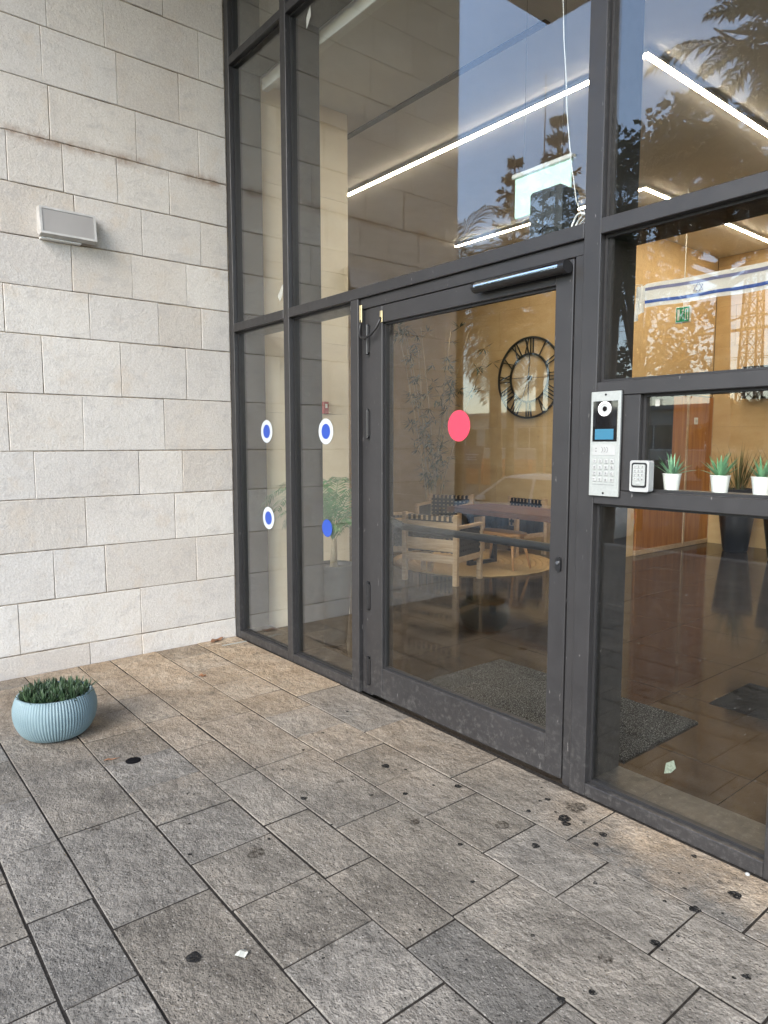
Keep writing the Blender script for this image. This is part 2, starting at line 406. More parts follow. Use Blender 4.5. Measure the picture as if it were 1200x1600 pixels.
MAT = dict(
    stone=m_limestone(), slab=m_slab(), frame=m_frame(), glass=m_glass('clear_float_glass'),
    mortar=m_mortar(),
    joint=simple('dark_joint_sand', (.030, .027, .024), .98, 0, .4, 60, .3, .03),
    gasket=simple('black_rubber', (.012, .012, .013), .55, 0, .1, 60),
    black=simple('black_lacquer', (.012, .012, .013), .35, 0, .1, 30),
    blackmetal=simple('black_steel', (.02, .02, .021), .38, .6, .1, 30),
    trav=m_travertine(), floor=m_floor(), asphalt=m_asphalt(),
    grout=simple('grey_grout', (.16, .135, .11), .8, 0, .2, 80),
    ceil=simple('white_ceiling_paint', (.72, .71, .70), .85, 0, .03, 5),
    white=simple('white_paint', (.78, .78, .76), .5, 0, .03, 20),
    alu=simple('brushed_aluminium', (.37, .39, .375), .36, .3, .07, 120),
    plastic=simple('pale_grey_plastic', (.33, .34, .335), .45, 0, .05, 50),
    darkplastic=simple('charcoal_plastic', (.035, .037, .04), .5, 0, .15, 40, .1),
    chrome=simple('polished_chrome', (.75, .76, .78), .12, 1.0, .03, 50),
    brass=simple('dull_brass', (.55, .47, .27), .4, .6, .15, 60),
    led=m_emit('warm_led_diffuser', (1.0, .82, .59), 20),
    wood_orange=m_wood('honey_veneer', (.28, .10, .022), (.50, .22, .06), .6, 2, .35),
    wood_pale=m_wood('pale_teak', (.36, .24, .14), (.56, .41, .27), 1.6, 0, .55),
    wood_dark=m_wood('walnut_slab', (.05, .018, .008), (.15, .06, .025), 1.0, 0, .6),
    wood_oak=m_wood('oiled_oak', (.36, .17, .06), (.55, .30, .13), 1.4, 0, .4),
    wood_clad=m_wood('brown_cladding', (.10, .06, .04), (.19, .12, .08), .8, 1, .6),
    strap=simple('black_leather_strap', (.016, .015, .016), .5, 0, .3, 60, .2),
    jute=None,
    blue=simple('blue_vinyl', (.018, .060, .33), .35, 0, .04, 20), whitev=simple('white_vinyl', (.43, .47, .50), .35, 0, .03, 20),
    red=simple('coral_red_vinyl', (.50, .040, .075), .4, 0, .04, 15),
    paper=simple('white_paper', (.34, .345, .31), .8, 0, .05, 40),
    tan_leaf=m_leaf('dry_brown_leaf', (.16, .07, .03), (.30, .15, .08), .7, .1),
    gum=simple('old_chewing_gum', (.006, .006, .007), .9, 0, .3, 90, .3, .05),
    stain=simple('brown_stain', (.045, .036, .027), .95, 0, .4, 60, 0, .05),
    soil=simple('potting_soil', (.035, .025, .018), .95, 0, .4, 90, .6),
    aloe=m_leaf('aloe_green', (.10, .28, .13), (.24, .46, .27), .4, .15),
    grass=m_leaf('ornamental_grass', (.05, .08, .03), (.20, .17, .07), .5, .2),
    palmleaf=m_leaf('indoor_palm_green', (.022, .12, .035), (.085, .27, .085), .4, .2),
    bamboo=m_leaf('bamboo_leaf', (.03, .055, .028), (.07, .10, .05), .5, .2),
    cane=simple('bamboo_cane', (.38, .30, .19), .5, 0, .2, 30),
    succ=m_leaf('dark_succulent', (.018, .042, .018), (.06, .10, .045), .45, .08),
    foliage=m_leaf('street_tree_leaf', (.025, .042, .016), (.075, .10, .04), .55, .3),
    conifer=m_leaf('conifer_needle', (.022, .036, .02), (.06, .075, .04), .6, .2),
    frondleaf=m_leaf('street_palm_leaf', (.04, .055, .022), (.12, .13, .055), .5, .25),
    bark=simple('rough_bark', (.12, .09, .065), .95, 0, .35, 18, .6),
    carpaint=simple('white_car_paint', (.78, .78, .77), .22, 0, .02, 4),
    carglass=simple('dark_car_glass', (.02, .024, .026), .06, 0, .1, 4),
    tyre=simple('tyre_rubber', (.022, .022, .022), .8, 0, .15, 40),
    render_wall=simple('cream_render', (.52, .46, .38), .9, 0, .12, 3, .2),
    orange=simple('orange_plastic', (.62, .15, .03), .5, 0, .1, 6),
    purple=simple('plum_sign_board', (.10, .055, .075), .5, 0, .08, 8),
    steel=simple('rusty_galvanised_steel', (.20, .13, .09), .7, .3, .2, 12),
    concrete=simple('concrete', (.36, .34, .31), .9, 0, .12, 8, .4),
    green=simple('exit_green', (.02, .34, .15), .35, 0, .05, 10),
    fabric=simple('white_flag_cloth', (.86, .88, .92), .85, 0, .03, 30), fblue=simple('blue_flag_stripe', (.06, .13, .50), .85, 0, .05, 30),
    fgrey=simple('grey_flag_stripe', (.22, .24, .46), .85, 0, .05, 30),
    acrylic=None, lcd=None)
def m_jute():
    t = NT('braided_jute'); c = t.ramp(t.noise(130, 4, .7), [(.3, (.30, .19, .08)), (.5, (.48, .33, .16)), (.7, (.60, .44, .24))])
    return t.pbr(c, .95, 0, t.bump(t.noise(160, 3), .6, .01), .1)
MAT['jute'] = m_jute()
def m_mat():
    t = NT('speckled_coil_mat')
    c = t.ramp(t.noise(150, 3, .75), [(.44, (.006, .006, .006)), (.53, (.035, .035, .034)), (.62, (.22, .22, .21))])
    return t.pbr(c, .9, 0, t.bump(t.noise(150, 3, .75), .9, .012), .04)
MAT['mat'] = m_mat()
def m_stain():
    t = NT('soaked_in_stain'); df = t.n('ShaderNodeBsdfDiffuse'); df.inputs[0].default_value = (.035, .028, .021, 1)
    tr = t.n('ShaderNodeBsdfTransparent'); mx = t.n('ShaderNodeMixShader')
    t.l(t.ramp(t.noise(70, 5, .75), [(.40, .0), (.62, .75)]), mx.inputs[0]); t.l(tr.outputs[0], mx.inputs[1]); t.l(df.outputs[0], mx.inputs[2]); t.l(mx.outputs[0], t.out.inputs[0]); return t.m
MAT['stain'] = m_stain()
def m_gum():
    t = NT('trodden_gum'); df = t.n('ShaderNodeBsdfDiffuse'); t.l(t.ramp(t.noise(60, 3), [(.35, .010), (.65, .028)]), df.inputs[0])
    tr = t.n('ShaderNodeBsdfTransparent'); mx = t.n('ShaderNodeMixShader')
    t.l(t.ramp(t.noise(110, 3, .7), [(.36, .15), (.50, .97)]), mx.inputs[0]); t.l(tr.outputs[0], mx.inputs[1]); t.l(df.outputs[0], mx.inputs[2]); t.l(mx.outputs[0], t.out.inputs[0]); return t.m
MAT['gumsoft'] = m_gum()
MAT['felt'] = simple('dark_felt', (.012, .012, .012), .95, 0, .3, 80, .3, .03)
def m_acrylic():
    t = NT('edge_lit_acrylic'); p = t.n('ShaderNodeBsdfPrincipled')
    p.inputs['Base Color'].default_value = (.62, .80, .74, 1); p.inputs['Roughness'].default_value = .2; p.inputs['Alpha'].default_value = .8
    p.inputs['Emission Color'].default_value = (.60, .92, .80, 1); p.inputs['Emission Strength'].default_value = .12
    t.l(p.outputs[0], t.out.inputs[0]); return t.m
MAT['acrylic'] = m_acrylic()
def m_lcd():
    t = NT('lit_blue_display'); return t.pbr((.02, .09, .15), .15, 0, None, .5, Emission_Color=(.12, .36, .52, 1), Emission_Strength=.085)
MAT['lcd'] = m_lcd()
MAT['cream'] = m_travertine('lit_travertine', 1.0)  # lighter copy of the travertine: the pier's stronger light is put into its colour
_r = [n for n in MAT['cream'].node_tree.nodes if n.type == 'VALTORGB']
for e, c in zip(_r[0].color_ramp.elements, ((.68, .57, .42), (.74, .64, .49), (.79, .70, .56))): e.color = (*c, 1)
for e, c in zip(_r[1].color_ramp.elements, ((.66, .56, .42), (.78, .69, .55))): e.color = (*c, 1)
MAT['oldlabel'] = simple('faded_green_label', (.13, .16, .12), .7, 0, .4, 120)
MAT['callred'] = simple('alarm_red', (.30, .02, .025), .4, 0, .06, 20)
MAT['lampwhite'] = simple('weathered_white_aluminium', (.46, .45, .43), .5, 0, .14, 14, .1)
MAT['darkglass'] = simple('black_glass', (.008, .008, .009), .03, 0, .05, 10, 0, .9)
MAT['diffuser'] = simple('frosted_diffuser', (.33, .315, .30), .4, 0, .06, 4)
def m_bluepot():
    t = NT('pale_blue_knit_resin')
    c = t.ramp(t.noise(5, 4), [(.3, (.15, .215, .235)), (.7, (.19, .265, .285))])
    return t.pbr(c, .5, 0, None, .4)
MAT['bluepot'] = m_bluepot()

# ================================================================ SETTING
# --- big ground sheet: street level 0.6 m below the forecourt
g = MB(); S = 700.0
g.add([(-S, -S, -.6), (S, -S, -.6), (S, S, -.6), (-S, S, -.6)], [(0, 1, 2, 3)])
struct(g.build('street', MAT['asphalt']))
# --- forecourt platform with slabs
def slab_box(mb, x0, x1, y0, y1, z0, z1, c, j=0.0, rng=random):
    xs = [(x0, y0), (x1, y0), (x1, y1), (x0, y1)]
    jj = [(rng.uniform(-j, j), rng.uniform(-j, j)) for _ in xs]
    dz = [rng.uniform(-j, j) * .6 for _ in xs]
    V = [(x + a, y + b, z0) for (x, y), (a, b) in zip(xs, jj)]
    V += [(x + a, y + b, z1 - c + d) for (x, y), (a, b), d in zip(xs, jj, dz)]
    sx = [1, -1, -1, 1]; sy = [1, 1, -1, -1]
    V += [(x + a + sx[i] * c, y + b + sy[i] * c, z1 + dz[i]) for i, ((x, y), (a, b)) in enumerate(zip(xs, jj))]
    F = [(0, 3, 2, 1)]
    for k in (0, 4): F += [(k + i, k + (i + 1) % 4, k + 4 + (i + 1) % 4, k + 4 + i) for i in range(4)]
    F.append((8, 9, 10, 11)); mb.add(V, F)
pav = MB(); pav.box(-.03, 9.5, -6.6, .02, -.6, -.0042); pav.box(-6.0, -.03, -6.6, -2.40, -.6, -.0042)
paving = struct(pav.build('paving', MAT['joint']))
rows = [(0.0, -.34, [.12, .78, 1.46, 2.14, 2.80, 3.45, 4.12, 4.78, 5.45]),
        (-.34, -.66, [.28, .62, .95, 1.285, 1.63, 1.97, 2.31, 2.64, 2.97, 3.30, 3.635, 3.98, 4.31, 4.65, 4.98, 5.3]),
        (-.66, -1.0, [.14, .80, 1.48, 2.14, 2.81, 3.48, 4.14, 4.8, 5.46]),
        (-1.0, -1.215, [.40, .84, 1.28, 1.73, 2.16, 2.61, 3.05, 3.495, 3.93, 4.37, 4.81, 5.25]),
        (-1.215, -1.555, [.33, .67, 1.0, 1.335, 1.67, 2.0, 2.335, 2.67, 3.0, 3.33, 3.665, 4.0, 4.33, 4.67, 5.0]),
        (-1.555, -1.89, [.19, .85, 1.515, 2.175, 2.84, 3.5, 4.17, 4.84, 5.5]),
        (-1.89, -2.10, [.42, .87, 1.31, 1.75, 2.19, 2.635, 3.08, 3.52, 3.96, 4.4, 4.84]),
        (-2.10, -2.43, [.35, .69, 1.02, 1.36, 1.69, 2.03, 2.36, 2.70, 3.03, 3.37, 3.70, 4.04, 4.4]),
        (-2.43, -2.77, [.45, 1.12, 1.78, 2.45, 3.12, 3.78, 4.45])]
rng = random.Random(3)
for y1, y0, js in rows:
    xs = [.002] + js
    for a, b in zip(xs, xs[1:]):
        if b - a < .05: continue
        m = MB(); gp = rng.uniform(.0030, .0054)
        slab_box(m, a + gp, b - gp, y0 + gp, y1 - gp - (.004 if y1 == 0 else 0), -.05, rng.uniform(-.0018, .0018), .0024, .0016, rng)
        m.build('paving_slab', MAT['slab'], paving)
m = MB()
for yy in [(-2.772, -6.6)]:
    slab_box(m, .01, 9.5, -6.59, -2.775, -.05, 0, .004)
slab_box(m, -6, .005, -6.59, -2.41, -.05, 0, .004)
m.build('outer_paving', MAT['slab'], paving)
m = MB(); m.box(-6.0, 9.5, -6.78, -6.605, -.6, .01, .015); m.build('kerb', MAT['concrete'], paving)
# small cast cap set in the paving, old gum and spots trodden into it
m = MB(); m.lathe([(.036, 0.0015), (.036, .004), (.030, .0055), (.001, .0058)], 28, (1.697, -1.425, 0), True); m.build('drain_cap', MAT['gum'], paving, 40)
def blob(mb, x, y, r, h, rng, n=22):
    ph = [rng.uniform(0, 6.28) for _ in range(3)]
    rr = [r * (1 + .07 * math.sin(2 * t + ph[0]) + .09 * math.sin(3 * t + ph[1]) + .05 * math.sin(5 * t + ph[2])) for t in [2 * math.pi * k / n for k in range(n)]]
    V = [(x + q * math.cos(2 * math.pi * k / n), y + q * math.sin(2 * math.pi * k / n), .0012) for k, q in enumerate(rr)]
    V += [(x + .7 * q * math.cos(2 * math.pi * k / n), y + .7 * q * math.sin(2 * math.pi * k / n), .0012 + h) for k, q in enumerate(rr)]
    F = [(k, (k + 1) % n, n + (k + 1) % n, n + k) for k in range(n)] + [tuple(range(n, 2 * n))]
    mb.add(V, F)
gums = [(2.53, -.97, .016), (2.52, -.5, .022), (2.26, -.05, .02), (2.72, -.22, .018), (2.88, -.37, .018), (2.78, -.6, .014), (3.35, -.22, .03), (3.4, -.47, .018),
        (3.21, -.15, .014), (3.52, -.2, .018), (3.54, -.28, .014), (3.97, -.35, .02), (3.97, -.6, .018), (4.02, -.17, .024), (4.21, -.52, .014), (3.96, -.92, .016),
        (3.92, -1.01, .014), (3.12, -1.74, .026), (3.22, -.29, .012), (3.4, -.82, .01), (3.21, -.69, .011), (1.85, -.24, .012), (2.01, -.52, .011), (3.82, -.06, .012), (3.38, -.25, .02)]
grng = random.Random(91)
for _ in range(46):
    gums.append((grng.uniform(2.0, 4.3), grng.uniform(-1.6, -.03), grng.uniform(.004, .010)))
for x, y, r in gums:
    m = MB(); blob(m, x, y, r * .9, .0006, rng, 24); m.build('gum_spot', MAT['gumsoft'], paving)
for x, y, r in [(2.76, -1.33, .034), (3.75, -.95, .036), (3.91, -.78, .022), (3.22, -.46, .03), (2.98, -.72, .02), (2.51, -.76, .018), (3.33, -.11, .045), (2.2, -1.75, .02), (1.95, -1.95, .018)]:
    m = MB(); blob(m, x, y, r, .0004, rng); m.build('stain_spot', MAT['stain'], paving)

# --- stone wall of the neighbouring wing (faces +X), each block a piece
wallm = MB(); wallm.box(-4.5, -.0065, -2.352, 1.10, -.6, 6.0)
stone_wall = tag(wallm.build('stone_wall', MAT['mortar']), 'pale limestone block wall at left with the wall lamp', 'wall')
zc = [0.0, .15, .494, .832, 1.179, 1.497, 1.873, 2.252, 2.558, 2.867, 3.188, 3.497, 3.838, 4.188, 4.53, 4.87, 5.21, 5.55, 5.89, 5.998]
yj = [[-1.13, -.76], [-1.57, -.76], [-1.34, -1.0, -.32], [-1.12, -.48], [-1.43, -.74, -.41], [-1.57, -1.11, -.54], [-1.35, -.84, -.36], [-1.04, -.56, -.23],
      [-1.14, -.74, -.34], [-1.56, -1.11, -.66, -.22], [-1.5, -1.17, -.82, -.45], [-1.24, -.68, -.22], [-1.27, -.8, -.36], [-.87, -.2], [-1.3, -.46], [-.9, -.3], [-1.2, -.6], [-.8, -.25], [-1.1]]
srng = random.Random(5)
for i, js in enumerate(yj):
    js = list(js)
    y = js[0]
    while y > -2.0:
        y -= srng.choice([.44, .52, .62, .36]); js.insert(0, y)
    js = [q for q in js if q > -2.25]
    edges = [-2.38] + js + [-.001]
    for a, b in zip(edges, edges[1:]):
        gv, gh = srng.uniform(.0011, .0022), srng.uniform(.0022, .0042)
        face = srng.uniform(-.0015, .0012)
        j = .0016
        ys = [(a + gv, zc[i] + gh), (b - gv, zc[i] + gh), (b - gv, zc[i + 1] - gh), (a + gv, zc[i + 1] - gh)]
        if i == 0: ys[0] = (ys[0][0], -.02); ys[1] = (ys[1][0], -.02)
        ys = [(p + srng.uniform(-j, j), q + srng.uniform(-j, j)) for p, q in ys]
        c = .003; sg = [(1, 1), (-1, 1), (-1, -1), (1, -1)]
        V = [(-.006, p, q) for p, q in ys] + [(face - c, p, q) for p, q in ys] + [(face, p + s1 * c, q + s2 * c) for (p, q), (s1, s2) in zip(ys, sg)]
        F = []
        for k in (0, 4): F += [(k + n, k + (n + 1) % 4, k + 4 + (n + 1) % 4, k + 4 + n) for n in range(4)]
        F.append((8, 9, 10, 11))
        m = MB(); m.add(V, F); m.build('stone_block', MAT['stone'], stone_wall)

# --- overhanging upper storey (timber soffit), only met in reflections and as shade
soff = MB(); soff.box(-.05, 9.5, -3.74, -.02, 6.06, 6.5); soff_o = tag(soff.build('overhang', MAT['wood_clad']), 'brown plank soffit of the overhang mirrored at the top of the glass', 'canopy')
k = 0
x = -.05
while x < 6.5:
    m = MB(); m.box(x + .004, x + .146, -3.76, -.03, 6.03, 6.059, .004); m.build('soffit_plank', MAT['wood_clad'], soff_o); x += .15
up = MB(); up.box(-4.5, 9.5, -.02, 8.6, 6.0, 9.0); up.box(-4.5, -.06, -2.35, -.02, 6.0, 9.0)
tag(up.build('upper_storey', MAT['render_wall']), 'rendered upper storey above the lobby', 'building')

# --- lobby shell
fl = MB(); fl.box(-5.5, 6.5, .272, 8.4, -.3, -.006); floor = struct(fl.build('lobby_floor', MAT['grout']))
T = .8; frng = random.Random(9)
for ix in range(-5, 7):
    for iy in range(0, 11):
        x0, y0 = ix * T - .30, .272 + iy * T - .35
        x1, y1 = x0 + T, y0 + T
        y0 = max(y0, .274); y1 = min(y1, 8.19); x0 = max(x0, -5.5); x1 = min(x1, 6.49)
        if y1 - y0 < .05 or x1 - x0 < .05: continue
        if x1 < -.2 and y1 < 1.0: continue
        m = MB(); slab_box(m, x0 + .0012, x1 - .0012, y0 + .0012, y1 - .0012, -.02, frng.uniform(-.0003, .0003), .001, .0, frng)
        m.build('floor_tile', MAT['floor'], floor)
ce = MB(); ce.box(-5.5, 6.5, .275, 8.4, 4.33, 4.5); ceil = struct(ce.build('lobby_ceiling', MAT['ceil']))
m = MB(); m.box(.07, 4.03, .278, .33, 4.235, 4.329, .004); m.box(.07, 4.03, .33, .40, 4.285, 4.328, .004); m.build('ceiling_moulding', MAT['white'], ceil)
m = MB(); m.box(-2.5, 1.9, 1.36, 1.42, 4.322, 4.329); m.build('linear_slot', MAT['black'], ceil)
def panels(parent, axis, const, u0, u1, z0, z1, pw, ph, sign, off=0.0, rr=random.Random(2), mt='trav'):
    """cladding panels on a plane axis=const, facing sign, thickness 15 mm"""
    z = z0; row = 0
    while z < z1 - .02:
        zt = min(z + ph, z1); u = u0 - (pw * .5 if row % 2 else 0) - off
        while u < u1 - .01:
            a, b = max(u, u0), min(u + pw, u1)
            if b - a > .03:
                t0, t1 = (const, const + sign * (.015 + rr.uniform(0, .0006)))
                lo, hi = min(t0, t1), max(t0, t1)
                m = MB()
                if axis == 'x': m.box(lo, hi, a + .0008, b - .0008, z + .0008, zt - .0008, .0012)
                else: m.box(a + .0008, b - .0008, lo, hi, z + .0008, zt - .0008, .0012)
                m.build('wall_panel', MAT[mt], parent)
            u += pw
        z = zt; row += 1
def wallbox(name, *b):
    m = MB(); m.box(*b); return struct(m.build(name, MAT['grout']))
pier = wallbox('wall_pier', -5.5, -.016, .272, 1.14, -.3, 4.33)
panels(pier, 'x', -.016, .275, 1.14, 0, 4.329, .9, .6, 1, mt='cream')  # pier brightened by its panel colour, same stone as the other walls
cw = wallbox('wall_behind_clock', -5.5, -.19, 5.93, 8.4, -.3, 4.33)
panels(cw, 'y', 5.93, -5.5, -.176, 0, 4.329, 1.2, .6, -1)
m = MB(); m.box(-.19, -.176, 5.915, 6.12, 0, 4.329, .002); m.box(-.19, -.176, 6.12, 8.2, 2.262, 4.329, .002); m.build('wall_panel', MAT['trav'], cw)
bw = wallbox('wall_back', -.176, 6.5, 8.215, 8.6, -.3, 4.33)
panels(bw, 'y', 8.215, -.17, 6.5, 0, 4.329, 1.2, .6, -1, .3)
lw_ = wallbox('wall_left', -5.7, -5.5, 1.0, 8.4, -.3, 4.33); panels(lw_, 'x', -5.5, 1.14, 5.9, 0, 4.329, 1.2, .6, 1)
rw = MB(); rw.box(6.5, 6.7, .27, 8.4, -.3, 4.5); struct(rw.build('wall_right', MAT['ceil']))
fr = MB(); fr.box(5.62, 9.5, 0, .26, -.6, 6.0); struct(fr.build('wall_front', MAT['stone']))

# ================================================================ GLAZED FRONT
front = thing('glazed_front', 'dark grey metal and glass shopfront around the door', 'shopfront', (2.0, .1, 0))
D = .27
def fbox(name, x0, x1, z0, z1, y0=0.0, y1=D, mat='frame', c=.0025):
    m = MB(); m.box(x0, x1, y0, y1, z0, z1, c); return m.build(name, MAT[mat], front)
for a, b, top in ((.003, .066, 5.99), (.80, .868, 5.99), (3.212, 3.292, 5.99), (4.04, 4.11, 5.99), (5.55, 5.619, 5.99)): fbox('mullion', a, b, 0, top)
fbox('mullion', 1.573, 1.648, 0, 2.3975)
fbox('door_jamb', 1.6485, 1.742, 0, 2.336, .030, .20)
fbox('door_jamb', 3.164, 3.2115, 0, 2.336, .014, .20)
fbox('door_head', 1.6485, 3.2115, 2.3365, 2.3975, .018, .20)
bays = [(.0665, .7995), (.8685, 1.5725)]
for a, b in bays + [(3.2925, 4.0395), (4.1105, 5.5495)]: fbox('sill', a, b, 0, .058, .0015)
for a, b in ((.0665, .7995), (.8685, 3.2115), (3.2925, 4.0395), (4.1105, 5.5495)):
    fbox('transom', a, b, 2.398, 2.46, -.0015)
    fbox('transom', a, b, 4.332, 4.389, .0015)
fbox('transom', 3.2925, 4.0395, 1.744, 1.802, .0015)
fbox('ledge', 3.2925, 4.0395, 1.296, 1.356, .0015)
fbox('side_plate', 3.2925, 3.49, 1.3565, 1.7435, .006)
fbox('transom', 4.1105, 5.5495, 1.744, 1.802, .0015)
GY = .044
def pane(x0, x1, z0, z1, parent=None, gy=GY, mat='glass'):
    p = parent or front
    m = MB(); m.box(x0 - .004, x1 + .004, gy, gy + .008, z0 - .004, z1 + .004); o = m.build('glass_pane', MAT[mat], p)
    m = MB(); w = .011
    for a in ((x0 - .001, x0 + w, z0, z1), (x1 - w, x1 + .001, z0, z1), (x0 + w, x1 - w, z0 - .001, z0 + w), (x0 + w, x1 - w, z1 - w, z1 + .001)):
        m.box(a[0], a[1], gy - .010, gy + .018, a[2], a[3])
    link('gasket', m.mesh('gasket', MAT['gasket']), o)
    return o
for a, b in bays: pane(a, b, .058, 2.398)
pane(.0665, .7995, 2.46, 4.332); pane(.8685, 3.2115, 2.46, 4.332)
pane(.0665, .7995, 4.389, 5.99); pane(.8685, 3.2115, 4.389, 5.99); pane(3.2925, 4.0395, 4.389, 5.99); pane(4.1105, 5.5495, 4.389, 5.99)
pane(3.2925, 4.0395, .058, 1.296); pane(3.49, 4.0395, 1.356, 1.744); pane(3.2925, 4.0395, 1.802, 2.398); pane(3.2925, 4.0395, 2.46, 4.332)
pane(4.1105, 5.5495, .058, 1.744); pane(4.1105, 5.5495, 1.802, 2.398); pane(4.1105, 5.5495, 2.46, 4.332)
fbox('spandrel_panel', -.02, 5.6, 4.40, 5.99, .272, .30, 'grout', 0)

# ---------------------------------------------------------------- door
door = thing('glass_door', 'closed glass entrance door in dark grey frame with red dot sticker', 'door', (2.45, .03, .02))
def dbox(name, x0, x1, z0, z1, y0=.010, y1=.075, mat='frame', c=.003):
    m = MB(); m.box(x0, x1, y0, y1, z0, z1, c); return m.build(name, MAT[mat], door)
dbox('stile', 1.748, 1.862, .022, 2.330); stR = dbox('stile', 3.066, 3.158, .022, 2.330)
dbox('rail', 1.8625, 3.0655, 2.235, 2.330, .0115); dbox('rail', 1.8625, 3.0655, .022, .205, .0115)
pane(1.8625, 3.0655, .205, 2.235, door, .040)
for z0, z1 in ((2.07, 2.24), (1.58, 1.75), (.54, .71), (.07, .245)):
    m = MB(); zm = (z0 + z1) / 2
    m.lathe([(.004, z0 - .004), (.011, z0), (.011, zm - .001), (.0095, zm), (.011, zm + .001), (.011, z1), (.004, z1 + .004)], 16, (1.722, .012, 0), True, True)
    m.box(1.728, 1.750, .006, .013, z0 + .01, z1 - .01); m.box(1.700, 1.716, .020, .0305, z0 + .01, z1 - .01)
    m.build('hinge', MAT['black'], door, 40)
# concealed-cable loop between frame and leaf
m = MB(); m.tube([(1.683, -.004, 2.27), (1.683, -.010, 2.235), (1.690, -.020, 2.195), (1.715, -.030, 2.165), (1.760, -.033, 2.155), (1.805, -.028, 2.168), (1.845, -.018, 2.205), (1.860, -.006, 2.245), (1.862, .0, 2.262)], .007, 10)
cl = m.build('cable_loop', MAT['black'], door, True)
m = MB(); m.box(1.672, 1.694, -.009, -.0005, 2.255, 2.355, .002); m.box(1.850, 1.872, .002, .009, 2.235, 2.300, .002); m.build('cable_clip', MAT['brass'], door)
# door closer (slim tube along the top rail)
m = MB(); yc, zc_ = -.028, 2.292
m.M = Matrix.Translation((0, yc, zc_))
V = []; n = 20
prof = [(math.cos(2 * math.pi * k / n) * .032, math.sin(2 * math.pi * k / n) * .026) for k in range(n)]
m.prism(prof, 2.62, 3.150, 'yz'); clo = m.build('door_closer', MAT['black'], door, 40)
m = MB(); m.M = Matrix.Translation((0, yc, zc_))
arc = [(math.cos(a) * .0335, math.sin(a) * .0275) for a in [rad(70 + 12 * k) for k in range(11)]]
m.prism(arc + [(p * .95, q * .95) for p, q in arc[::-1]], 2.64, 3.125, 'yz'); link('chrome_strip', m.mesh('chrome_strip', MAT['chrome'], 40), clo)
m = MB(); m.M = Matrix.Translation((0, yc, zc_))
m.prism([(p * 1.06, q * 1.06) for p, q in prof], 3.125, 3.156, 'yz'); link('end_cap', m.mesh('end_cap', MAT['black'], 40), clo)
# lock cylinder and escutcheon
m = MB(); pl = [(3.123 + .013 * math.cos(a) , 1.012 + (.020 if math.sin(a) > 0 else -.020) + .013 * math.sin(a)) for a in [2 * math.pi * (k + .5) / 28 for k in range(28)]]
m.prism(pl, -.004, .0095); esc = m.build('lock_cylinder', MAT['black'], door, 40)
m = MB(); m.prism([(3.123 + .0075 * math.cos(2 * math.pi * k / 18), 1.020 + .0075 * math.sin(2 * math.pi * k / 18)) for k in range(18)], -.009, -.004); link('key_plug', m.mesh('key_plug', MAT['chrome'], 40), esc)
# push bar on the inside
m = MB(); m.tube([(1.885, .150, 1.055), (3.035, .150, 1.055)], .021, 16); pb = m.build('push_bar', MAT['blackmetal'], door, 40)
m = MB()
for x0, x1 in ((1.815, 1.905), (3.02, 3.10)):
    xm = 1.815 if x0 < 2 else 3.10
    m.bar((xm, .076, 1.11), (xm + (.08 if x0 < 2 else -.07), .150, 1.055), .03, .036)
    m.box(xm - .022, xm + .022, .0755, .095, 1.06, 1.17, .003)
link('bar_bracket', m.mesh('bar_bracket', MAT['blackmetal']), pb)

# ---------------------------------------------------------------- stickers and tags on the glass
def disc(mb, x, z, rx, rz, y0, y1, n=40):
    mb.prism([(x + rx * math.cos(2 * math.pi * k / n), z + rz * math.sin(2 * math.pi * k / n)) for k in range(n)], y0, y1)
for x, z, txt in ((.470, 1.636, 'upper blue dot sticker with white ring on the leftmost narrow pane'), (1.240, 1.626, 'upper blue dot sticker with white ring on the pane beside the door hinges'),
                  (.476, .995, 'lower blue dot sticker with white ring on the leftmost narrow pane')):
    t = thing('dot_sticker', txt, 'sticker', (x, GY, z), 'blue dot stickers on the glass')
    m = MB(); m.ring((x, z), .050, .083, GY - .0014, GY - .0004); m.build('white_ring', MAT['whitev'], t)
    m = MB(); disc(m, x, z, .0497, .0497, GY - .0016, GY - .0004); m.build('blue_dot', MAT['blue'], t)
m = MB(); disc(m, 1.246, .992, .058, .058, GY - .0014, GY - .0004); tag(m.build('dot_sticker', MAT['blue']), 'plain blue dot sticker without a ring beside the door hinges', 'sticker', 'blue dot stickers on the glass')
m = MB(); disc(m, 2.456, 1.639, .080, .080, .0384, .0394); tag(m.build('red_dot_sticker', MAT['red']), 'round coral red sticker on the door glass', 'sticker')
def scrap(name, label, pts, mat, y=GY):
    m = MB(); m.prism(pts, y - .0014, y - .0003); tag(m.build(name, MAT[mat]), label, 'label')
scrap('paper_tag', 'small white paper tag at the top of the large upper pane', [(1.060, 4.165), (1.078, 4.180), (1.112, 4.222), (1.106, 4.285), (1.086, 4.262), (1.062, 4.232)], 'paper')
scrap('paper_tag', 'small white paper tag above the leftmost narrow pane by the transom', [(.655, 2.575), (.688, 2.535), (.722, 2.575), (.742, 2.655), (.716, 2.640)], 'paper')
scrap('torn_label', 'torn pale green label low on the right pane', [(3.634, .222), (3.640, .268), (3.672, .292), (3.682, .262), (3.662, .235)], 'oldlabel')
scrap('barcode_tag', 'tiny white tag on the small window above the keypad', [(3.535, 1.695), (3.552, 1.695), (3.554, 1.722), (3.535, 1.722)], 'paper')

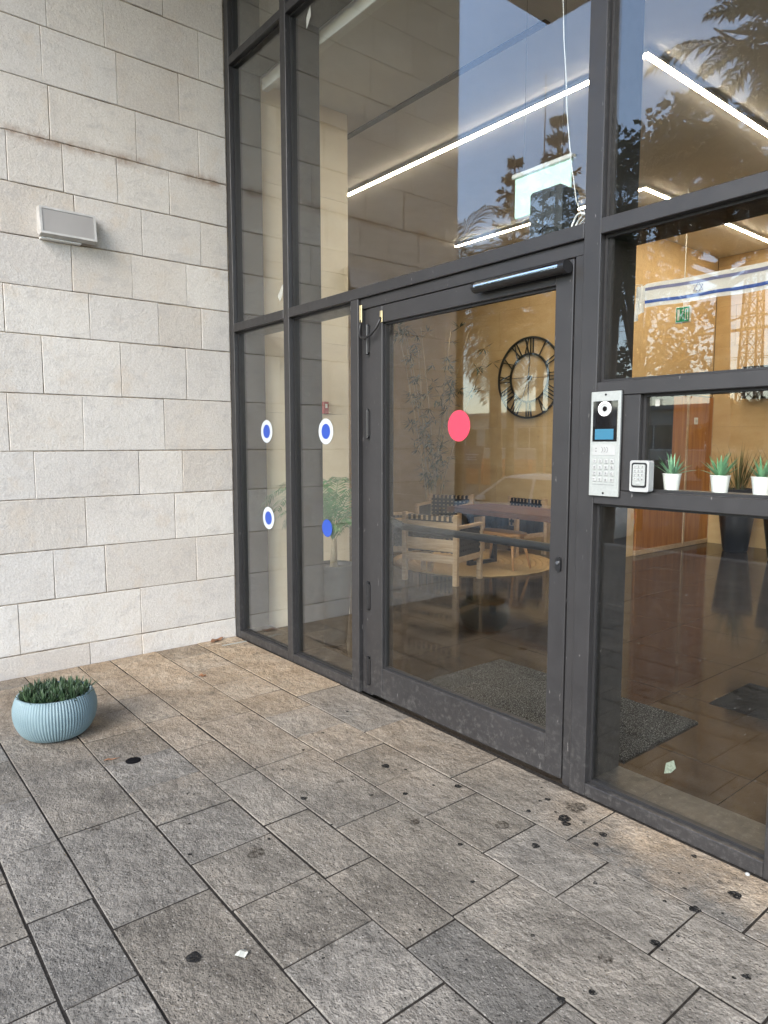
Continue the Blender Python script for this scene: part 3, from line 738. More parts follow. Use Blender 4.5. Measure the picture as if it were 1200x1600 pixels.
# ---------------------------------------------------------------- intercom and keypad
ic = thing('intercom_panel', 'tall silver intercom with camera, screen and keypad beside the door', 'intercom', (3.348, 0, 1.33))
m = MB(); m.box(3.279, 3.417, -.013, .0, 1.331, 1.761, .0018); m.build('faceplate', MAT['alu'], ic)
m = MB(); m.box(3.276, 3.420, -.004, -.0005, 1.328, 1.764); m.build('gasket', MAT['gasket'], ic)
m = MB(); m.box(3.291, 3.405, -.0155, -.0135, 1.557, 1.722, .0006); gl_ = m.build('black_window', MAT['darkglass'], ic)
m = MB(); m.ring((3.348, 1.690), .022, .030, -.021, -.0155, 36); ln = m.build('camera_ring', MAT['white'], ic, 40)
m = MB(); m.ring((3.348, 1.690), .010, .0225, -.018, -.0155, 36); m.build('camera_bezel', MAT['plastic'], ic, 40)
m = MB(); disc(m, 3.348, 1.690, .0105, .0105, -.0185, -.0155, 24); m.build('camera_lens', MAT['darkglass'], ic, 40)
m = MB(); m.box(3.304, 3.390, -.0168, -.0156, 1.565, 1.608); m.build('display', MAT['lcd'], ic)
m = MB(); m.box(3.296, 3.400, -.0145, -.0132, 1.500, 1.545, .0004); cz = m.build('card_reader', MAT['plastic'], ic)
m = MB()
for k in range(3):
    if k: m = MB()
    pts = [(3.325 + .012 * k + .017 * math.cos(a), -.0150, 1.523 + .013 * math.sin(a)) for a in [rad(-55 + 11 * i) for i in range(11)]]
    m.tube(pts, .0007, 5); link('card_symbol', m.mesh('card_symbol', MAT['darkplastic']), cz)
for zz in (1.527, 1.515):
    m = MB(); m.box(3.308, 3.312, -.0152, -.0144, zz, zz + .004); link('indicator_light', m.mesh('indicator_light', MAT['darkplastic']), cz)
def glyph(txt, size, mat, x, z, y, parent, name='legend'):
    cu = bpy.data.curves.new(name, 'FONT'); cu.body = txt; cu.size = size; cu.align_x = 'CENTER'; cu.align_y = 'CENTER'; cu.extrude = .0002; cu.resolution_u = 2
    tmp = bpy.data.objects.new('tmp', cu); col.objects.link(tmp)
    dg = bpy.context.evaluated_depsgraph_get(); me = bpy.data.meshes.new_from_object(tmp.evaluated_get(dg))
    bpy.data.objects.remove(tmp); bpy.data.curves.remove(cu)
    me.transform(Matrix.Translation((x, y, z)) @ Matrix.Rotation(rad(90), 4, 'X')); me.materials.clear(); me.materials.append(mat); me.name = name
    return link(name, me, parent)
keys = [['1', '2', '3', 'A'], ['4', '5', '6', 'B'], ['7', '8', '9', 'C'], ['*', '0', '#', 'D']]
for r in range(4):
    for c in range(4):
        x, z = 3.305 + c * .0275, 1.476 - r * .0255
        m = MB(); m.box(x - .0088, x + .0088, -.0170, -.0132, z - .0085, z + .0085, .0015); kb = m.build('key', MAT['plastic'], ic)
        glyph(keys[r][c], .013, MAT['darkplastic'], x, z, -.0173, kb)
m = MB(); m.box(3.296, 3.400, -.0137, -.0131, 1.3785, 1.3795); m.build('seam', MAT['darkplastic'], ic)
for z in (1.748, 1.344):
    m = MB(); disc(m, 3.348, z, .0045, .0045, -.0148, -.0131, 14); m.build('screw', MAT['blackmetal'], ic)

kp = thing('access_keypad', 'small boxy grey keypad standing beside the first white pot', 'keypad', (3.52, 0, 1.357))
def rrect(x0, x1, z0, z1, r, n=6):
    out = []
    for cx, cz_, a0 in ((x1 - r, z1 - r, 0), (x0 + r, z1 - r, 90), (x0 + r, z0 + r, 180), (x1 - r, z0 + r, 270)):
        out += [(cx + r * math.cos(rad(a0 + 90 * k / n)), cz_ + r * math.sin(rad(a0 + 90 * k / n))) for k in range(n + 1)]
    return out
m = MB(); m.prism(rrect(3.478, 3.560, 1.3595, 1.482, .008), -.030, .0055); m.build('housing', MAT['plastic'], kp, 30)
m = MB(); m.prism(rrect(3.4865, 3.5515, 1.376, 1.474, .010), -.0320, -.0298); m.build('black_border', MAT['black'], kp, 30)
m = MB(); m.prism(rrect(3.4925, 3.5455, 1.384, 1.467, .006), -.0335, -.0318); m.build('key_field', MAT['alu'], kp, 30)
for r in range(4):
    for c in range(3):
        x, z = 3.5035 + c * .0155, 1.4585 - r * .0165
        m = MB(); m.box(x - .0060, x + .0060, -.0355, -.0333, z - .0062, z + .0062, .001); kb = m.build('key', MAT['plastic'], kp)
        glyph([['1', '2', '3'], ['4', '5', '6'], ['7', '8', '9'], ['*', '0', '#']][r][c], .010, MAT['darkplastic'], x, z, -.0358, kb)
m = MB(); m.box(3.508, 3.524, -.0355, -.0333, 1.3875, 1.3965, .001); m.build('bell_key', MAT['plastic'], kp)

# ---------------------------------------------------------------- little pots on the ledge
def leaf_blade(mb, base, az, lean, L, w, curl=.25, seg=5, thick=.15):
    """fleshy pointed leaf with a V-shaped section"""
    d = Vector((math.cos(az), math.sin(az), 0)); side = Vector((-math.sin(az), math.cos(az), 0)); V = []; F = []
    p = Vector(base); a = lean
    for i in range(seg + 1):
        t = i / seg; ww = w * (1 - t) ** .75 * (.75 + .5 * min(1, t * 3)) if i < seg else .0004
        nrm = d * -math.sin(a) + Vector((0, 0, 1)) * math.cos(a)
        nn = Vector((0, 0, 1)) * math.sin(a) * 0 + (Vector((0, 0, 1)) * math.sin(a) * -1 + d * math.cos(a)) * -1
        V += [p + side * ww, p - nn * ww * thick * 2.2 * -1, p - side * ww, p + nn * ww * .25 * -1]
        a2 = a + curl / seg
        p = p + (d * math.sin(a) + Vector((0, 0, 1)) * math.cos(a)) * (L / seg); a = a2
    for i in range(seg):
        for k in range(4): F.append((i * 4 + k, i * 4 + (k + 1) % 4, i * 4 + 4 + (k + 1) % 4, i * 4 + 4 + k))
    mb.add(V, F)
pot_info = [(3.592, .086, 'white pot with spiky green succulent next to the grey keypad'), (3.782, .086, 'white pot with spiky green succulent, middle of the three on the ledge'), (3.930, .086, 'white pot with spiky green succulent nearest the right edge of the picture')]
prng = random.Random(21)
for pi_, (x, y, lab) in enumerate(pot_info):
    ps = (1.0, 1.1, .92)[pi_]; tilt = (.12, -.05, .08)[pi_]
    t = thing('succulent_pot', lab, 'potted plant', (x, y, 1.3565), 'white succulent pots on the ledge')
    m = MB(); m.lathe([(.024, 0), (.026, .001), (.0345, .070), (.036, .0705), (.036, .074), (.033, .074), (.031, .062)], 36, (x, y, 1.3565)); m.build('pot', MAT['white'], t, 35)
    m = MB(); m.lathe([(.0325, .062), (.02, .066), (.001, .067)], 24, (x, y, 1.3565), False); m.build('soil', MAT['soil'], t, True)
    for i in range(22):
        k = i / 22; az = i * 2.399 + prng.uniform(-.2, .2); m = MB()
        leaf_blade(m, (x + .006 * math.cos(az), y + .006 * math.sin(az), 1.420), az, .12 + .85 * k + prng.uniform(-.12, .12) + tilt * math.cos(az), ps * prng.uniform(.062, .098), .0068 * ps, prng.uniform(.1, .5))
        m.build('leaf', MAT['aloe'], t, 50)

# ---------------------------------------------------------------- wall lamp
wl = thing('wall_lamp', 'rectangular white wall light with grey diffuser on the stone wall', 'wall lamp', (.05, -1.165, 2.95))
m = MB()
sec = [(.0, 2.905), (.045, 2.872), (.092, 2.882), (.068, 3.055), (.02, 3.060), (0, 3.040)]
m.prism([(a, b) for a, b in sec], -1.345, -1.000, 'xz'); m.build('housing', MAT['lampwhite'], wl)
m = MB()
import itertools
A = Vector((.0915, 0, 2.890)); B = Vector((.0705, 0, 3.047)); nrm = Vector((B.z - A.z, 0, -(B.x - A.x))).normalized()
for (y0, y1, ta, tb, d0, d1) in ((-1.345, -1.000, -.05, .035, 0, .006), (-1.345, -1.000, .965, 1.05, 0, .006), (-1.345, -1.331, .035, .965, 0, .006), (-1.014, -1.000, .035, .965, 0, .006)):
    P = [A.lerp(B, q) + nrm * d for q in (ta, tb) for d in (d0, d1)]
    m.add([(p.x, y, p.z) for y in (y0, y1) for p in P], [(0, 1, 3, 2), (4, 6, 7, 5), (0, 4, 5, 1), (2, 3, 7, 6), (0, 2, 6, 4), (1, 5, 7, 3)])
m.build('rim', MAT['lampwhite'], wl)
m = MB(); P = [A.lerp(B, q) + nrm * d for q in (.036, .964) for d in (.0005, .0025)]
m.add([(p.x, y, p.z) for y in (-1.330, -1.015) for p in P], [(0, 1, 3, 2), (4, 6, 7, 5), (0, 4, 5, 1), (2, 3, 7, 6), (0, 2, 6, 4), (1, 5, 7, 3)])
m.build('diffuser', MAT['diffuser'], wl)
m = MB(); m.box(.0, .045, -1.335, -1.085, 2.862, 2.872, .002); m.build('mounting_bracket', MAT['white'], wl)

# ---------------------------------------------------------------- blue knit planter
PX, PY = 1.115, -1.63
bp = thing('blue_planter', 'pale blue knit-textured bowl planter with dark spiky succulents', 'potted plant', (PX, PY, 0))
prof = [(.115, .004), (.143, .012), (.172, .040), (.194, .085), (.203, .130), (.202, .170), (.193, .205), (.183, .226), (.178, .232)]
def prof_at(t):
    f = t * (len(prof) - 1); i = min(int(f), len(prof) - 2); u = f - i
    p0 = prof[max(i - 1, 0)]; p1 = prof[i]; p2 = prof[i + 1]; p3 = prof[min(i + 2, len(prof) - 1)]
    return [0.5 * (2 * b + (c - a) * u + (2 * a - 5 * b + 4 * c - d) * u * u + (3 * b - a - 3 * c + d) * u ** 3) for a, b, c, d in zip(p0, p1, p2, p3)]
ribs, per, rowsn = 84, 5, 150
V = []; F = []; NN = ribs * per
for j in range(rowsn + 1):
    r, z = prof_at(j / rowsn)
    edge = min(1, j / 6, (rowsn - j) / 5)
    for k in range(NN):
        u = (k % per) / per                       # across one knit column
        d = abs(u - .5) * 2                       # 0 centre .. 1 groove
        st = math.sin(2 * math.pi * (j / 4.0 - .9 * (1 - d)))
        rr = r + edge * (.0030 * (1 - d ** 2 * 1.9) + .0013 * st * (1 - d * .4))
        a = 2 * math.pi * k / NN
        V.append((PX + rr * math.cos(a), PY + rr * math.sin(a), z))
for j in range(rowsn):
    for k in range(NN): F.append((j * NN + k, j * NN + (k + 1) % NN, (j + 1) * NN + (k + 1) % NN, (j + 1) * NN + k))
m = MB(); m.add(V, F); m.build('bowl', MAT['bluepot'], bp, True)
m = MB(); m.lathe([(.178, .232), (.172, .233), (.170, .21), (.170, .19)], 64, (PX, PY, 0), False); m.lathe([(.114, .0035), (.001, .0035)], 40, (PX, PY, 0), False); m.build('inner_rim', MAT['bluepot'], bp, True)
m = MB(); m.lathe([(.171, .205), (.12, .212), (.001, .216)], 40, (PX, PY, 0), False); m.build('soil', MAT['soil'], bp, True)
brng = random.Random(33); placed = []
tries = 0
while len(placed) < 46 and tries < 4000:
    tries += 1
    a = brng.uniform(0, 6.283); q = .158 * math.sqrt(brng.random()); x, y = q * math.cos(a), q * math.sin(a)
    if all((x - u) ** 2 + (y - w) ** 2 > .038 ** 2 * .8 for u, w in placed): placed.append((x, y))
for x, y in placed:
    m = MB(); hh = brng.uniform(.85, 1.25) * (1.0 + .25 * (1 - (x * x + y * y) / .032)); q = math.hypot(x, y)
    for i in range(15):
        az = i * 2.399 + brng.uniform(-.3, .3); kf = i / 15
        out = .25 * q / .18
        leaf_blade(m, (PX + x + .004 * math.cos(az), PY + y + .004 * math.sin(az), .210), az, (.08 + 1.0 * kf) + out * math.cos(az - math.atan2(y, x)), hh * brng.uniform(.034, .066), .0078, brng.uniform(-.5, .2), 4)
    m.build('leaf_rosette', MAT['succ'], bp, 50)

# ---------------------------------------------------------------- litter on the paving
def flat_leaf(name, label, x, y, L, W, rz, mat, cat='leaf', curl=.012):
    m = MB(); m.M = Matrix.Translation((x, y, .003)) @ Matrix.Rotation(rz, 4, 'Z')
    n = 9; V = []; F = []
    for i in range(n):
        t = i / (n - 1); w = W * math.sin(math.pi * min(1, max(.02, t)) ** .8); zc2 = curl * math.sin(t * 5) ** 2
        V += [(L * (t - .5), -w, zc2 + .3 * curl), (L * (t - .5), 0, zc2 * .5), (L * (t - .5), w, zc2 + .5 * curl)]
    for i in range(n - 1):
        for k in range(2): F.append((i * 3 + k, i * 3 + k + 1, i * 3 + k + 4, i * 3 + k + 3))
    m.add(V, F); m.tube([(L * .48, 0, .004), (L * .75, .01, .003)], .0012, 5)
    return tag(m.build(name, MAT[mat], None, True), label, cat)
flat_leaf('fallen_leaf', 'dry brown leaf at the foot of the stone wall by the glazing', .045, -.19, .13, .030, 1.9, 'tan_leaf')
flat_leaf('fallen_leaf', 'small curled dry leaf lying on the sandy slabs', .76, -.64, .05, .018, .8, 'tan_leaf')
flat_leaf('fallen_leaf', 'tiny shrivelled leaf beside the black drain cap', 1.62, -1.51, .06, .008, 1.2, 'tan_leaf', 'leaf', .004)
m = MB(); m.M = Matrix.Translation((.19, -.115, .0015)) @ Matrix.Rotation(rad(88), 4, 'Z'); m.prism([(-.105, -.014), (.10, -.016), (.105, .012), (-.10, .015)], 0, .0008, 'xy'); tag(m.build('tape_strip', MAT['paper']), 'white tape strip stuck on the paving at the corner of the glazing', 'tape')
m = MB(); m.M = Matrix.Translation((3.2, -1.62, .002)) @ Matrix.Rotation(.6, 4, 'Z')
m.add([(-.020, -.012, 0), (-.004, -.017, .004), (.015, -.013, .0), (.019, .003, .008), (.012, .015, .001), (-.006, .012, .006), (-.017, .004, .002), (-.004, -.002, .013), (.007, .003, .006), (.001, -.022, .009)], [(0, 1, 7), (1, 2, 8), (1, 8, 7), (2, 3, 8), (3, 4, 8), (4, 5, 8), (5, 7, 8), (5, 6, 7), (6, 0, 7), (0, 9, 1)]); tag(m.build('paper_scrap', MAT['paper']), 'crumpled pale paper scrap on the front paving slabs', 'litter')
m = MB(); m.M = Matrix.Translation((4.0, -.028, .006)); m.lathe([(.003, -.005), (.008, -.002), (.009, .002), (.005, .006), (.001, .007)], 9, (0, 0, 0)); tag(m.build('pebble', MAT['plastic'], None, True), 'small white pebble against the sill at far right', 'pebble')

# ================================================================ LOBBY FURNISHING
def ceiling_L(label, x0, xc, yc, y1, w):
    t = thing('ceiling_light', label, 'ceiling light', (xc, yc, 4.30), 'linear ceiling lights')
    for nm, dz0, dz1, ww, mt in (('housing', 4.300, 4.3285, w + .014, 'white'), ('diffuser', 4.294, 4.2995, w, 'led')):
        m = MB(); h = ww / 2
        m.prism([(x0, yc - h), (xc + h, yc - h), (xc + h, y1), (xc - h, y1), (xc - h, yc + h), (x0, yc + h)], dz0, dz1, 'xy'); m.build(nm, MAT[mt], t)
ceiling_L('long glowing L-shaped ceiling light nearest the glass', -2.2, 2.125, 2.22, 7.9, .042)
ceiling_L('glowing L-shaped ceiling light deeper in the lobby', -2.16, .72, 4.60, 7.9, .042)

# doormat and dark mat
def mat_thing(name, label, x0, x1, y0, y1, h, mt):
    m = MB(); nx, ny = 24, 14; V = []; F = []
    for i in range(nx + 1):
        for j in range(ny + 1): V.append((x0 + (x1 - x0) * i / nx, y0 + (y1 - y0) * j / ny, .0008 + h * (1 + .25 * noise.noise((i * .9, j * .9, 0)))))
    for i in range(nx):
        for j in range(ny): F.append((i * (ny + 1) + j, (i + 1) * (ny + 1) + j, (i + 1) * (ny + 1) + j + 1, i * (ny + 1) + j + 1))
    m.add(V, F); m.box(x0 - .006, x1 + .006, y0 - .006, y1 + .006, .0006, h * .7, .002)
    return tag(m.build(name, MAT[mt]), label, 'mat')
mat_thing('doormat', 'speckled grey coil doormat inside the entrance door', 1.78, 3.215, .44, 1.165, .014, 'mat')
mat_thing('floor_mat', 'plain dark mat on the lobby floor at right', 3.12, 4.3, 1.52, 2.05, .006, 'felt')

# palm in tall pot behind the narrow panes
def frond_mesh(L, droop, n, lw, ll, mat, name='frond', seed=0, lift=.6, rach=.006):
    """feather leaf growing along +X from the origin"""
    r = random.Random(seed); m = MB(); pts = []; p = Vector((0, 0, 0)); a = lift; seg = 14
    for i in range(seg + 1):
        pts.append(p.copy()); p = p + Vector((math.cos(a), 0, math.sin(a))) * (L / seg); a -= droop / seg * (.5 + 1.0 * i / seg)
    m.tube(pts, [rach * (1 - .8 * i / seg) for i in range(seg + 1)], 5)
    for i in range(n):
        t = .16 + .84 * i / (n - 1); f = t * seg; k = min(int(f), seg - 1); b = pts[k].lerp(pts[k + 1], f - k); tan = (pts[k + 1] - pts[k]).normalized()
        l = ll * (math.sin(math.pi * (.12 + .80 * t)) ** .7) * r.uniform(.85, 1.1)
        for sg in (-1, 1):
            d = (tan * .75 + Vector((0, sg, 0)) * .95 + Vector((0, 0, r.uniform(-.15, .2)))).normalized()
            w = tan.cross(d).normalized().cross(d) * lw
            mid = b + d * l * .55; tip = b + d * l + Vector((0, 0, -l * r.uniform(.25, .5)))
            m.add([b + w * .35, b - w * .35, mid - w, mid + w, tip], [(0, 1, 2, 3), (3, 2, 4)])
    return m.mesh(name, mat)
QX, QY = .66, .50
pp = thing('palm_pot', 'feathery green palm in a tall dark pot behind the narrow panes', 'potted plant', (QX, QY, 0))
m = MB(); m.lathe([(.095, .001), (.10, .01), (.125, .30), (.158, .60), (.162, .625), (.148, .625), (.142, .59)], 40, (QX, QY, 0)); m.build('pot', MAT['darkplastic'], pp, 35)
m = MB(); m.lathe([(.145, .59), (.1, .60), (.001, .602)], 24, (QX, QY, 0), False); m.build('soil', MAT['soil'], pp, True)
m = MB(); m.tube([(QX, QY, .59), (QX + .01, QY, .70), (QX, QY + .01, .82)], [.03, .025, .018], 10); m.build('trunk', MAT['cane'], pp, True)
frn = random.Random(12); fms = [frond_mesh(L, dr, 34, .0072, .19, MAT['palmleaf'], 'frond', i, 1.2) for i, (L, dr) in enumerate(((1.06, 2.5), (1.16, 2.9), (1.0, 2.2), (.95, 1.7)))]
# (azimuth in degrees, size): shorter where the glazing is close
for i, (az, sc) in enumerate(((180, 1.0), (205, .8), (160, 1.05), (140, .9), (190, .8), (110, .72), (90, .58), (60, .42), (30, .45), (0, .38), (-30, .36), (-70, .38), (-110, .40), (-150, .52), (225, .55), (170, .62), (100, .6), (150, .8))):
    o = link('frond', fms[i % 4], pp); o.rotation_euler = (frn.uniform(-.12, .12), frn.uniform(-.15, .15), rad(az)); o.scale = (sc, sc, sc); o.location = (QX, QY, .80 + frn.uniform(-.02, .05))

# wall clock with roman numerals
CX, CZ, CY, CR = -1.86, 2.535, 5.905, .615
ck = thing('wall_clock', 'large black skeleton clock with roman numerals on the tan wall', 'clock', (CX, CY, CZ))
m = MB(); m.ring((CX, CZ), CR - .030, CR, CY - .03, CY - .012, 72); m.build('outer_ring', MAT['black'], ck, 40)
m = MB(); m.ring((CX, CZ), .345, .375, CY - .03, CY - .012, 64); m.build('inner_ring', MAT['black'], ck, 40)
m = MB(); m.box(CX - .03, CX + .03, CY - .028, CY + .009, CZ - .03, CZ + .03); m.build('hub', MAT['black'], ck)
roman = ['XII', 'I', 'II', 'III', 'IIII', 'V', 'VI', 'VII', 'VIII', 'IX', 'X', 'XI']
for h, s_ in enumerate(roman):
    m = MB(); ang = -h * math.pi / 6
    wid = {'I': .05, 'V': .085, 'X': .085}; tot = sum(wid[c] for c in s_); u = -tot / 2; r0, r1 = .372, CR - .028
    def bb(u0, v0, u1, v1, w):
        ca, sa = math.cos(ang), math.sin(ang)
        P = lambda a, b: (CX + a * ca - b * sa, CY - .021, CZ + a * sa + b * ca)
        m.bar(P(u0, v0), P(u1, v1), .014, w, (0, 1, 0))
    for c in s_:
        w = wid[c]; cx = u + w / 2
        if c == 'I': bb(cx, r0, cx, r1, .015)
        if c == 'V': bb(cx - .03, r1, cx, r0, .018); bb(cx + .03, r1, cx, r0, .010)
        if c == 'X': bb(cx - .032, r1, cx + .032, r0, .018); bb(cx + .032, r1, cx - .032, r0, .010)
        u += w
    m.build('numeral', MAT['black'], ck)
for nm, ang, L, w in (('hour_hand', rad(-88), .37, .020), ('minute_hand', rad(2), .36, .014), ('minute_hand', rad(180), .36, .014), ('second_hand', rad(92), .37, .008), ('second_hand', rad(200), .36, .006)):
    m = MB(); m.bar((CX, CY - .035, CZ), (CX + L * math.sin(ang), CY - .035, CZ + L * math.cos(ang)), .006, w, (0, 1, 0)); m.build(nm, MAT['black'], ck)

# armchair: teak frame, black woven straps
def make_chair(label):
    t = local_thing('armchair', label, 'armchair', (0, 0, 0), 0, 'strap armchairs round the lobby table')
    W, Dp, H, s = .72, .60, .78, .055
    def part(nm, mt, *boxes, c=.004):
        m = MB()
        for b in boxes: m.box(*b, c)
        return link(nm, m.mesh(nm, MAT[mt]), t)
    for x in (-W / 2, W / 2 - s):
        part('leg', 'wood_pale', (x, x + s, 0, s, 0, H)); part('leg', 'wood_pale', (x, x + s, Dp - s, Dp, 0, .62))
        part('arm', 'wood_pale', (x, x + s, s, Dp, .62, .655))
        part('side_rail', 'wood_pale', (x + .01, x + s - .01, s, Dp - s, .25, .32))
    part('back_slat', 'wood_pale', (-W / 2 + s, W / 2 - s, .012, .034, .56, .69)); part('back_slat', 'wood_pale', (-W / 2 + s, W / 2 - s, .012, .034, .37, .50))
    part('back_rail', 'wood_pale', (-W / 2 + s, W / 2 - s, .005, .050, .245, .33)); part('front_rail', 'wood_pale', (-W / 2 + s, W / 2 - s, Dp - .05, Dp - .01, .27, .34))
    part('top_rail', 'wood_pale', (-W / 2 + s, W / 2 - s, .008, .048, .705, .755))
    m = MB()
    for i in range(9):
        x = -W / 2 + s + .028 + i * (W - 2 * s - .05) / 8.5
        m.box(x, x + .036, .002, .056, .700, .762, .004); m.box(x, x + .036, .055, .061, .36, .757); m.box(x, x + .036, .06, Dp - .03, .345 + (.004 if i % 2 else 0), .352 + (.004 if i % 2 else 0))
    for i in range(8):
        y = .075 + i * .062; m.box(-W / 2 + s, W / 2 - s, y, y + .036, .350, .354)
    for i in range(6): m.box(-W / 2 + s, W / 2 - s, .057, .063, .40 + i * .055, .435 + i * .055)
    link('seat_webbing', m.mesh('seat_webbing', MAT['strap']), t)
    for x in (-W / 2 + s * .5, W / 2 - s * .5):
        m = MB()
        for i in range(9):
            y = s + .008 + i * .0525; m.box(x - .016, x - .010, y, y + .040, .28, .64); m.box(x + .010, x + .016, y, y + .040, .28, .64)
        for i in range(5): m.box(x - .010, x + .018, s, Dp - s, .33 + i * .058, .365 + i * .058)
        link('side_webbing', m.mesh('side_webbing', MAT['strap']), t)
    return t
ch = make_chair('wooden armchair with black woven straps, nearest the door glass')
ch.location = (-.57, 2.64, 0); ch.rotation_euler = (0, 0, rad(15))
copy_thing(ch, 'wooden strap armchair half hidden by the door hinge stile', (-1.72, 2.75, 0), rad(-28))
copy_thing(ch, 'wooden strap armchair on the far side of the lobby table', (-2.55, 4.95, 0), rad(205))
copy_thing(ch, 'wooden strap armchair at the far edge of the jute rug by the table', (-1.35, 5.30, 0), rad(176))

rug = thing('round_rug', 'round braided jute rug under the chairs', 'rug', (-1.25, 4.05, 0))
for i in range(13):
    m = MB(); r1 = 1.06 - i * .08; r0 = max(.002, r1 - .078)
    V = []; F = []; n = 84
    for rr, z in ((r0, .002), (r0 + .012, .014), ((r0 + r1) / 2, .019), (r1 - .012, .014), (r1, .002)):
        for k in range(n):
            a = 2 * math.pi * k / n; V.append((-1.25 + rr * math.cos(a), 4.05 + rr * math.sin(a), z + .003 * ((k * 3 + i) % 2)))
    for q in range(4):
        for k in range(n): F.append((q * n + k, q * n + (k + 1) % n, (q + 1) * n + (k + 1) % n, (q + 1) * n + k))
    m.add(V, F); m.build('braid', MAT['jute'], rug, True)

tb = thing('lobby_table', 'long live-edge walnut table behind the armchairs', 'table', (-.3, 4.0, 0))
m = MB(); out = []
for i in range(25): out.append((-1.25 + i * 1.75 / 24, 3.58 + .035 * noise.noise((i * .35, 0, 3))))
for i in range(25): out.append((.5 - i * 1.75 / 24, 4.35 + .04 * noise.noise((i * .3, 5, 1))))
m.prism(out, .69, .755, 'xy'); m.build('table_top', MAT['wood_dark'], tb)
for x in (-1.0, .28):
    m = MB(); m.box(x - .03, x + .03, 3.72, 3.78, .019, .69); m.box(x - .03, x + .03, 4.16, 4.22, .019, .69); m.box(x - .03, x + .03, 3.78, 4.16, .63, .689); m.box(x - .03, x + .03, 3.78, 4.16, .019, .06); m.build('leg_frame', MAT['blackmetal'], tb)
st = thing('stool', 'low oak bench with splayed legs under the table', 'stool', (-.72, 4.0, 0))
m = MB(); m.prism([(-.72 + .34 * (abs(math.cos(a)) ** .6) * math.copysign(1, math.cos(a)), 4.02 + .16 * (abs(math.sin(a)) ** .6) * math.copysign(1, math.sin(a))) for a in [2 * math.pi * k / 36 for k in range(36)]], .425, .460, 'xy'); m.build('seat', MAT['wood_oak'], st)
for sx in (-1, 1):
    for sy in (-1, 1):
        m = MB(); m.tube([(-.72 + sx * .24, 4.02 + sy * .09, .426), (-.72 + sx * .33, 4.02 + sy * .16, .019)], [.021, .014], 10); m.build('leg', MAT['wood_oak'], st, True)

# bamboo plant by the wall left of the clock
BX, BY = -3.0, 4.95
bm = thing('bamboo_plant', 'tall leafy bamboo plant left of the clock', 'plant', (BX, BY, 0))
m = MB(); m.lathe([(.14, .001), (.16, .05), (.2, .40), (.2, .42), (.18, .42), (.178, .37), (.001, .37)], 28, (BX, BY, 0)); m.build('pot', MAT['darkplastic'], bm, 35)
bmr = random.Random(17)
for i in range(9):
    a = i * 2.399; x0, y0 = BX + .08 * math.cos(a), BY + .08 * math.sin(a); tx = BX + (-.95 + 1.85 * i / 8) + bmr.uniform(-.1, .1); ty = BY + bmr.uniform(-.35, .35); H = bmr.uniform(2.9, 3.6)
    pts = [(x0 + (tx - x0) * t ** 1.3, y0 + (ty - y0) * t ** 1.3, .37 + (H - .37) * t) for t in [k / 10 for k in range(11)]]
    m = MB(); m.tube(pts, [.012 * (1 - .6 * k / 10) for k in range(11)], 6); m.build('cane', MAT['cane'], bm, True)
    m = MB()
    for k in range(15):
        t = bmr.uniform(.18, 1.0); f = t * 10; q = min(int(f), 9); b = Vector(pts[q]).lerp(Vector(pts[q + 1]), f - q) + Vector((bmr.uniform(-.12, .12), bmr.uniform(-.1, .1), 0))
        az0 = bmr.uniform(0, 6.28)
        for j in range(9):
            az = az0 + (j - 4) * .42; d = Vector((math.cos(az), math.sin(az) * .6, bmr.uniform(-.9, .5))).normalized(); l = bmr.uniform(.12, .20); s2 = d.cross(Vector((0, .3, 1))).normalized() * .011
            m.add([b, b + d * l * .45 + s2, b + d * l, b + d * l * .45 - s2], [(0, 1, 2, 3)])
    m.build('foliage', MAT['bamboo'], bm)

# honey veneer doors on the side wall, with socket plate
wd = thing('veneer_doors', 'tall honey wood veneer doors on the lobby side wall', 'door', (-.17, 7.1, 0))
for a, b in ((6.14, 7.40), (7.46, 8.19)):
    m = MB(); m.box(-.188, -.150, a, b, .07, 2.24, .003); pn = m.build('door_panel', MAT['wood_orange'], wd)
m = MB(); m.box(-.188, -.138, 7.405, 7.455, .02, 2.255, .003); m.box(-.188, -.142, 6.125, 8.2, .002, .068, .003); m.box(-.188, -.142, 8.192, 8.205, .02, 2.255, .002); m.build('trim', MAT['wood_pale'], wd)
m = MB(); m.box(-.150, -.140, 7.62, 7.72, 1.83, 1.93, .003); sp = m.build('socket_plate', MAT['white'], wd)
m = MB(); m.ring((7.67, 1.88), .016, .02, -.1405, -.138, 20, 'yz'); link('socket_hole', m.mesh('socket_hole', MAT['darkplastic']), sp)
# black planters with grass by the back wall
def planter(x, y, label, seed):
    t = thing('grass_planter', label, 'planter', (x, y, 0), 'black planters by the back wall')
    m = MB(); m.lathe([(.15, .001), (.165, .02), (.235, .55), (.27, .88), (.275, .90), (.25, .90), (.24, .84), (.001, .84)], 36, (x, y, 0)); m.build('pot', MAT['black'], t, 35)
    r = random.Random(seed)
    for k in range(46):
        az = r.uniform(0, 6.28); m = MB(); q = r.uniform(0, .12)
        leaf_blade(m, (x + q * math.cos(az), y + q * math.sin(az), .84), az, r.uniform(.02, .55), r.uniform(.45, .78), .009, r.uniform(.0, .5), 4, .05); m.build('grass_blade', MAT['grass'], t)
planter(.52, 7.65, 'tall tapered black planter with grass left of the other by the back wall', 4)
planter(1.30, 7.25, 'tall tapered black planter cut by the right edge of the picture', 6)
# black box high on the back wall
ac = thing('wall_unit', 'black box unit high on the lobby back wall', 'appliance', (1.0, 8.05, 2.2))
m = MB(); m.box(.34, 1.7, 8.0, 8.198, 2.20, 2.66, .01); m.build('casing', MAT['black'], ac)
m = MB(); m.box(.40, 1.64, 7.994, 8.0, 2.23, 2.28, .002); m.build('vent', MAT['darkplastic'], ac)
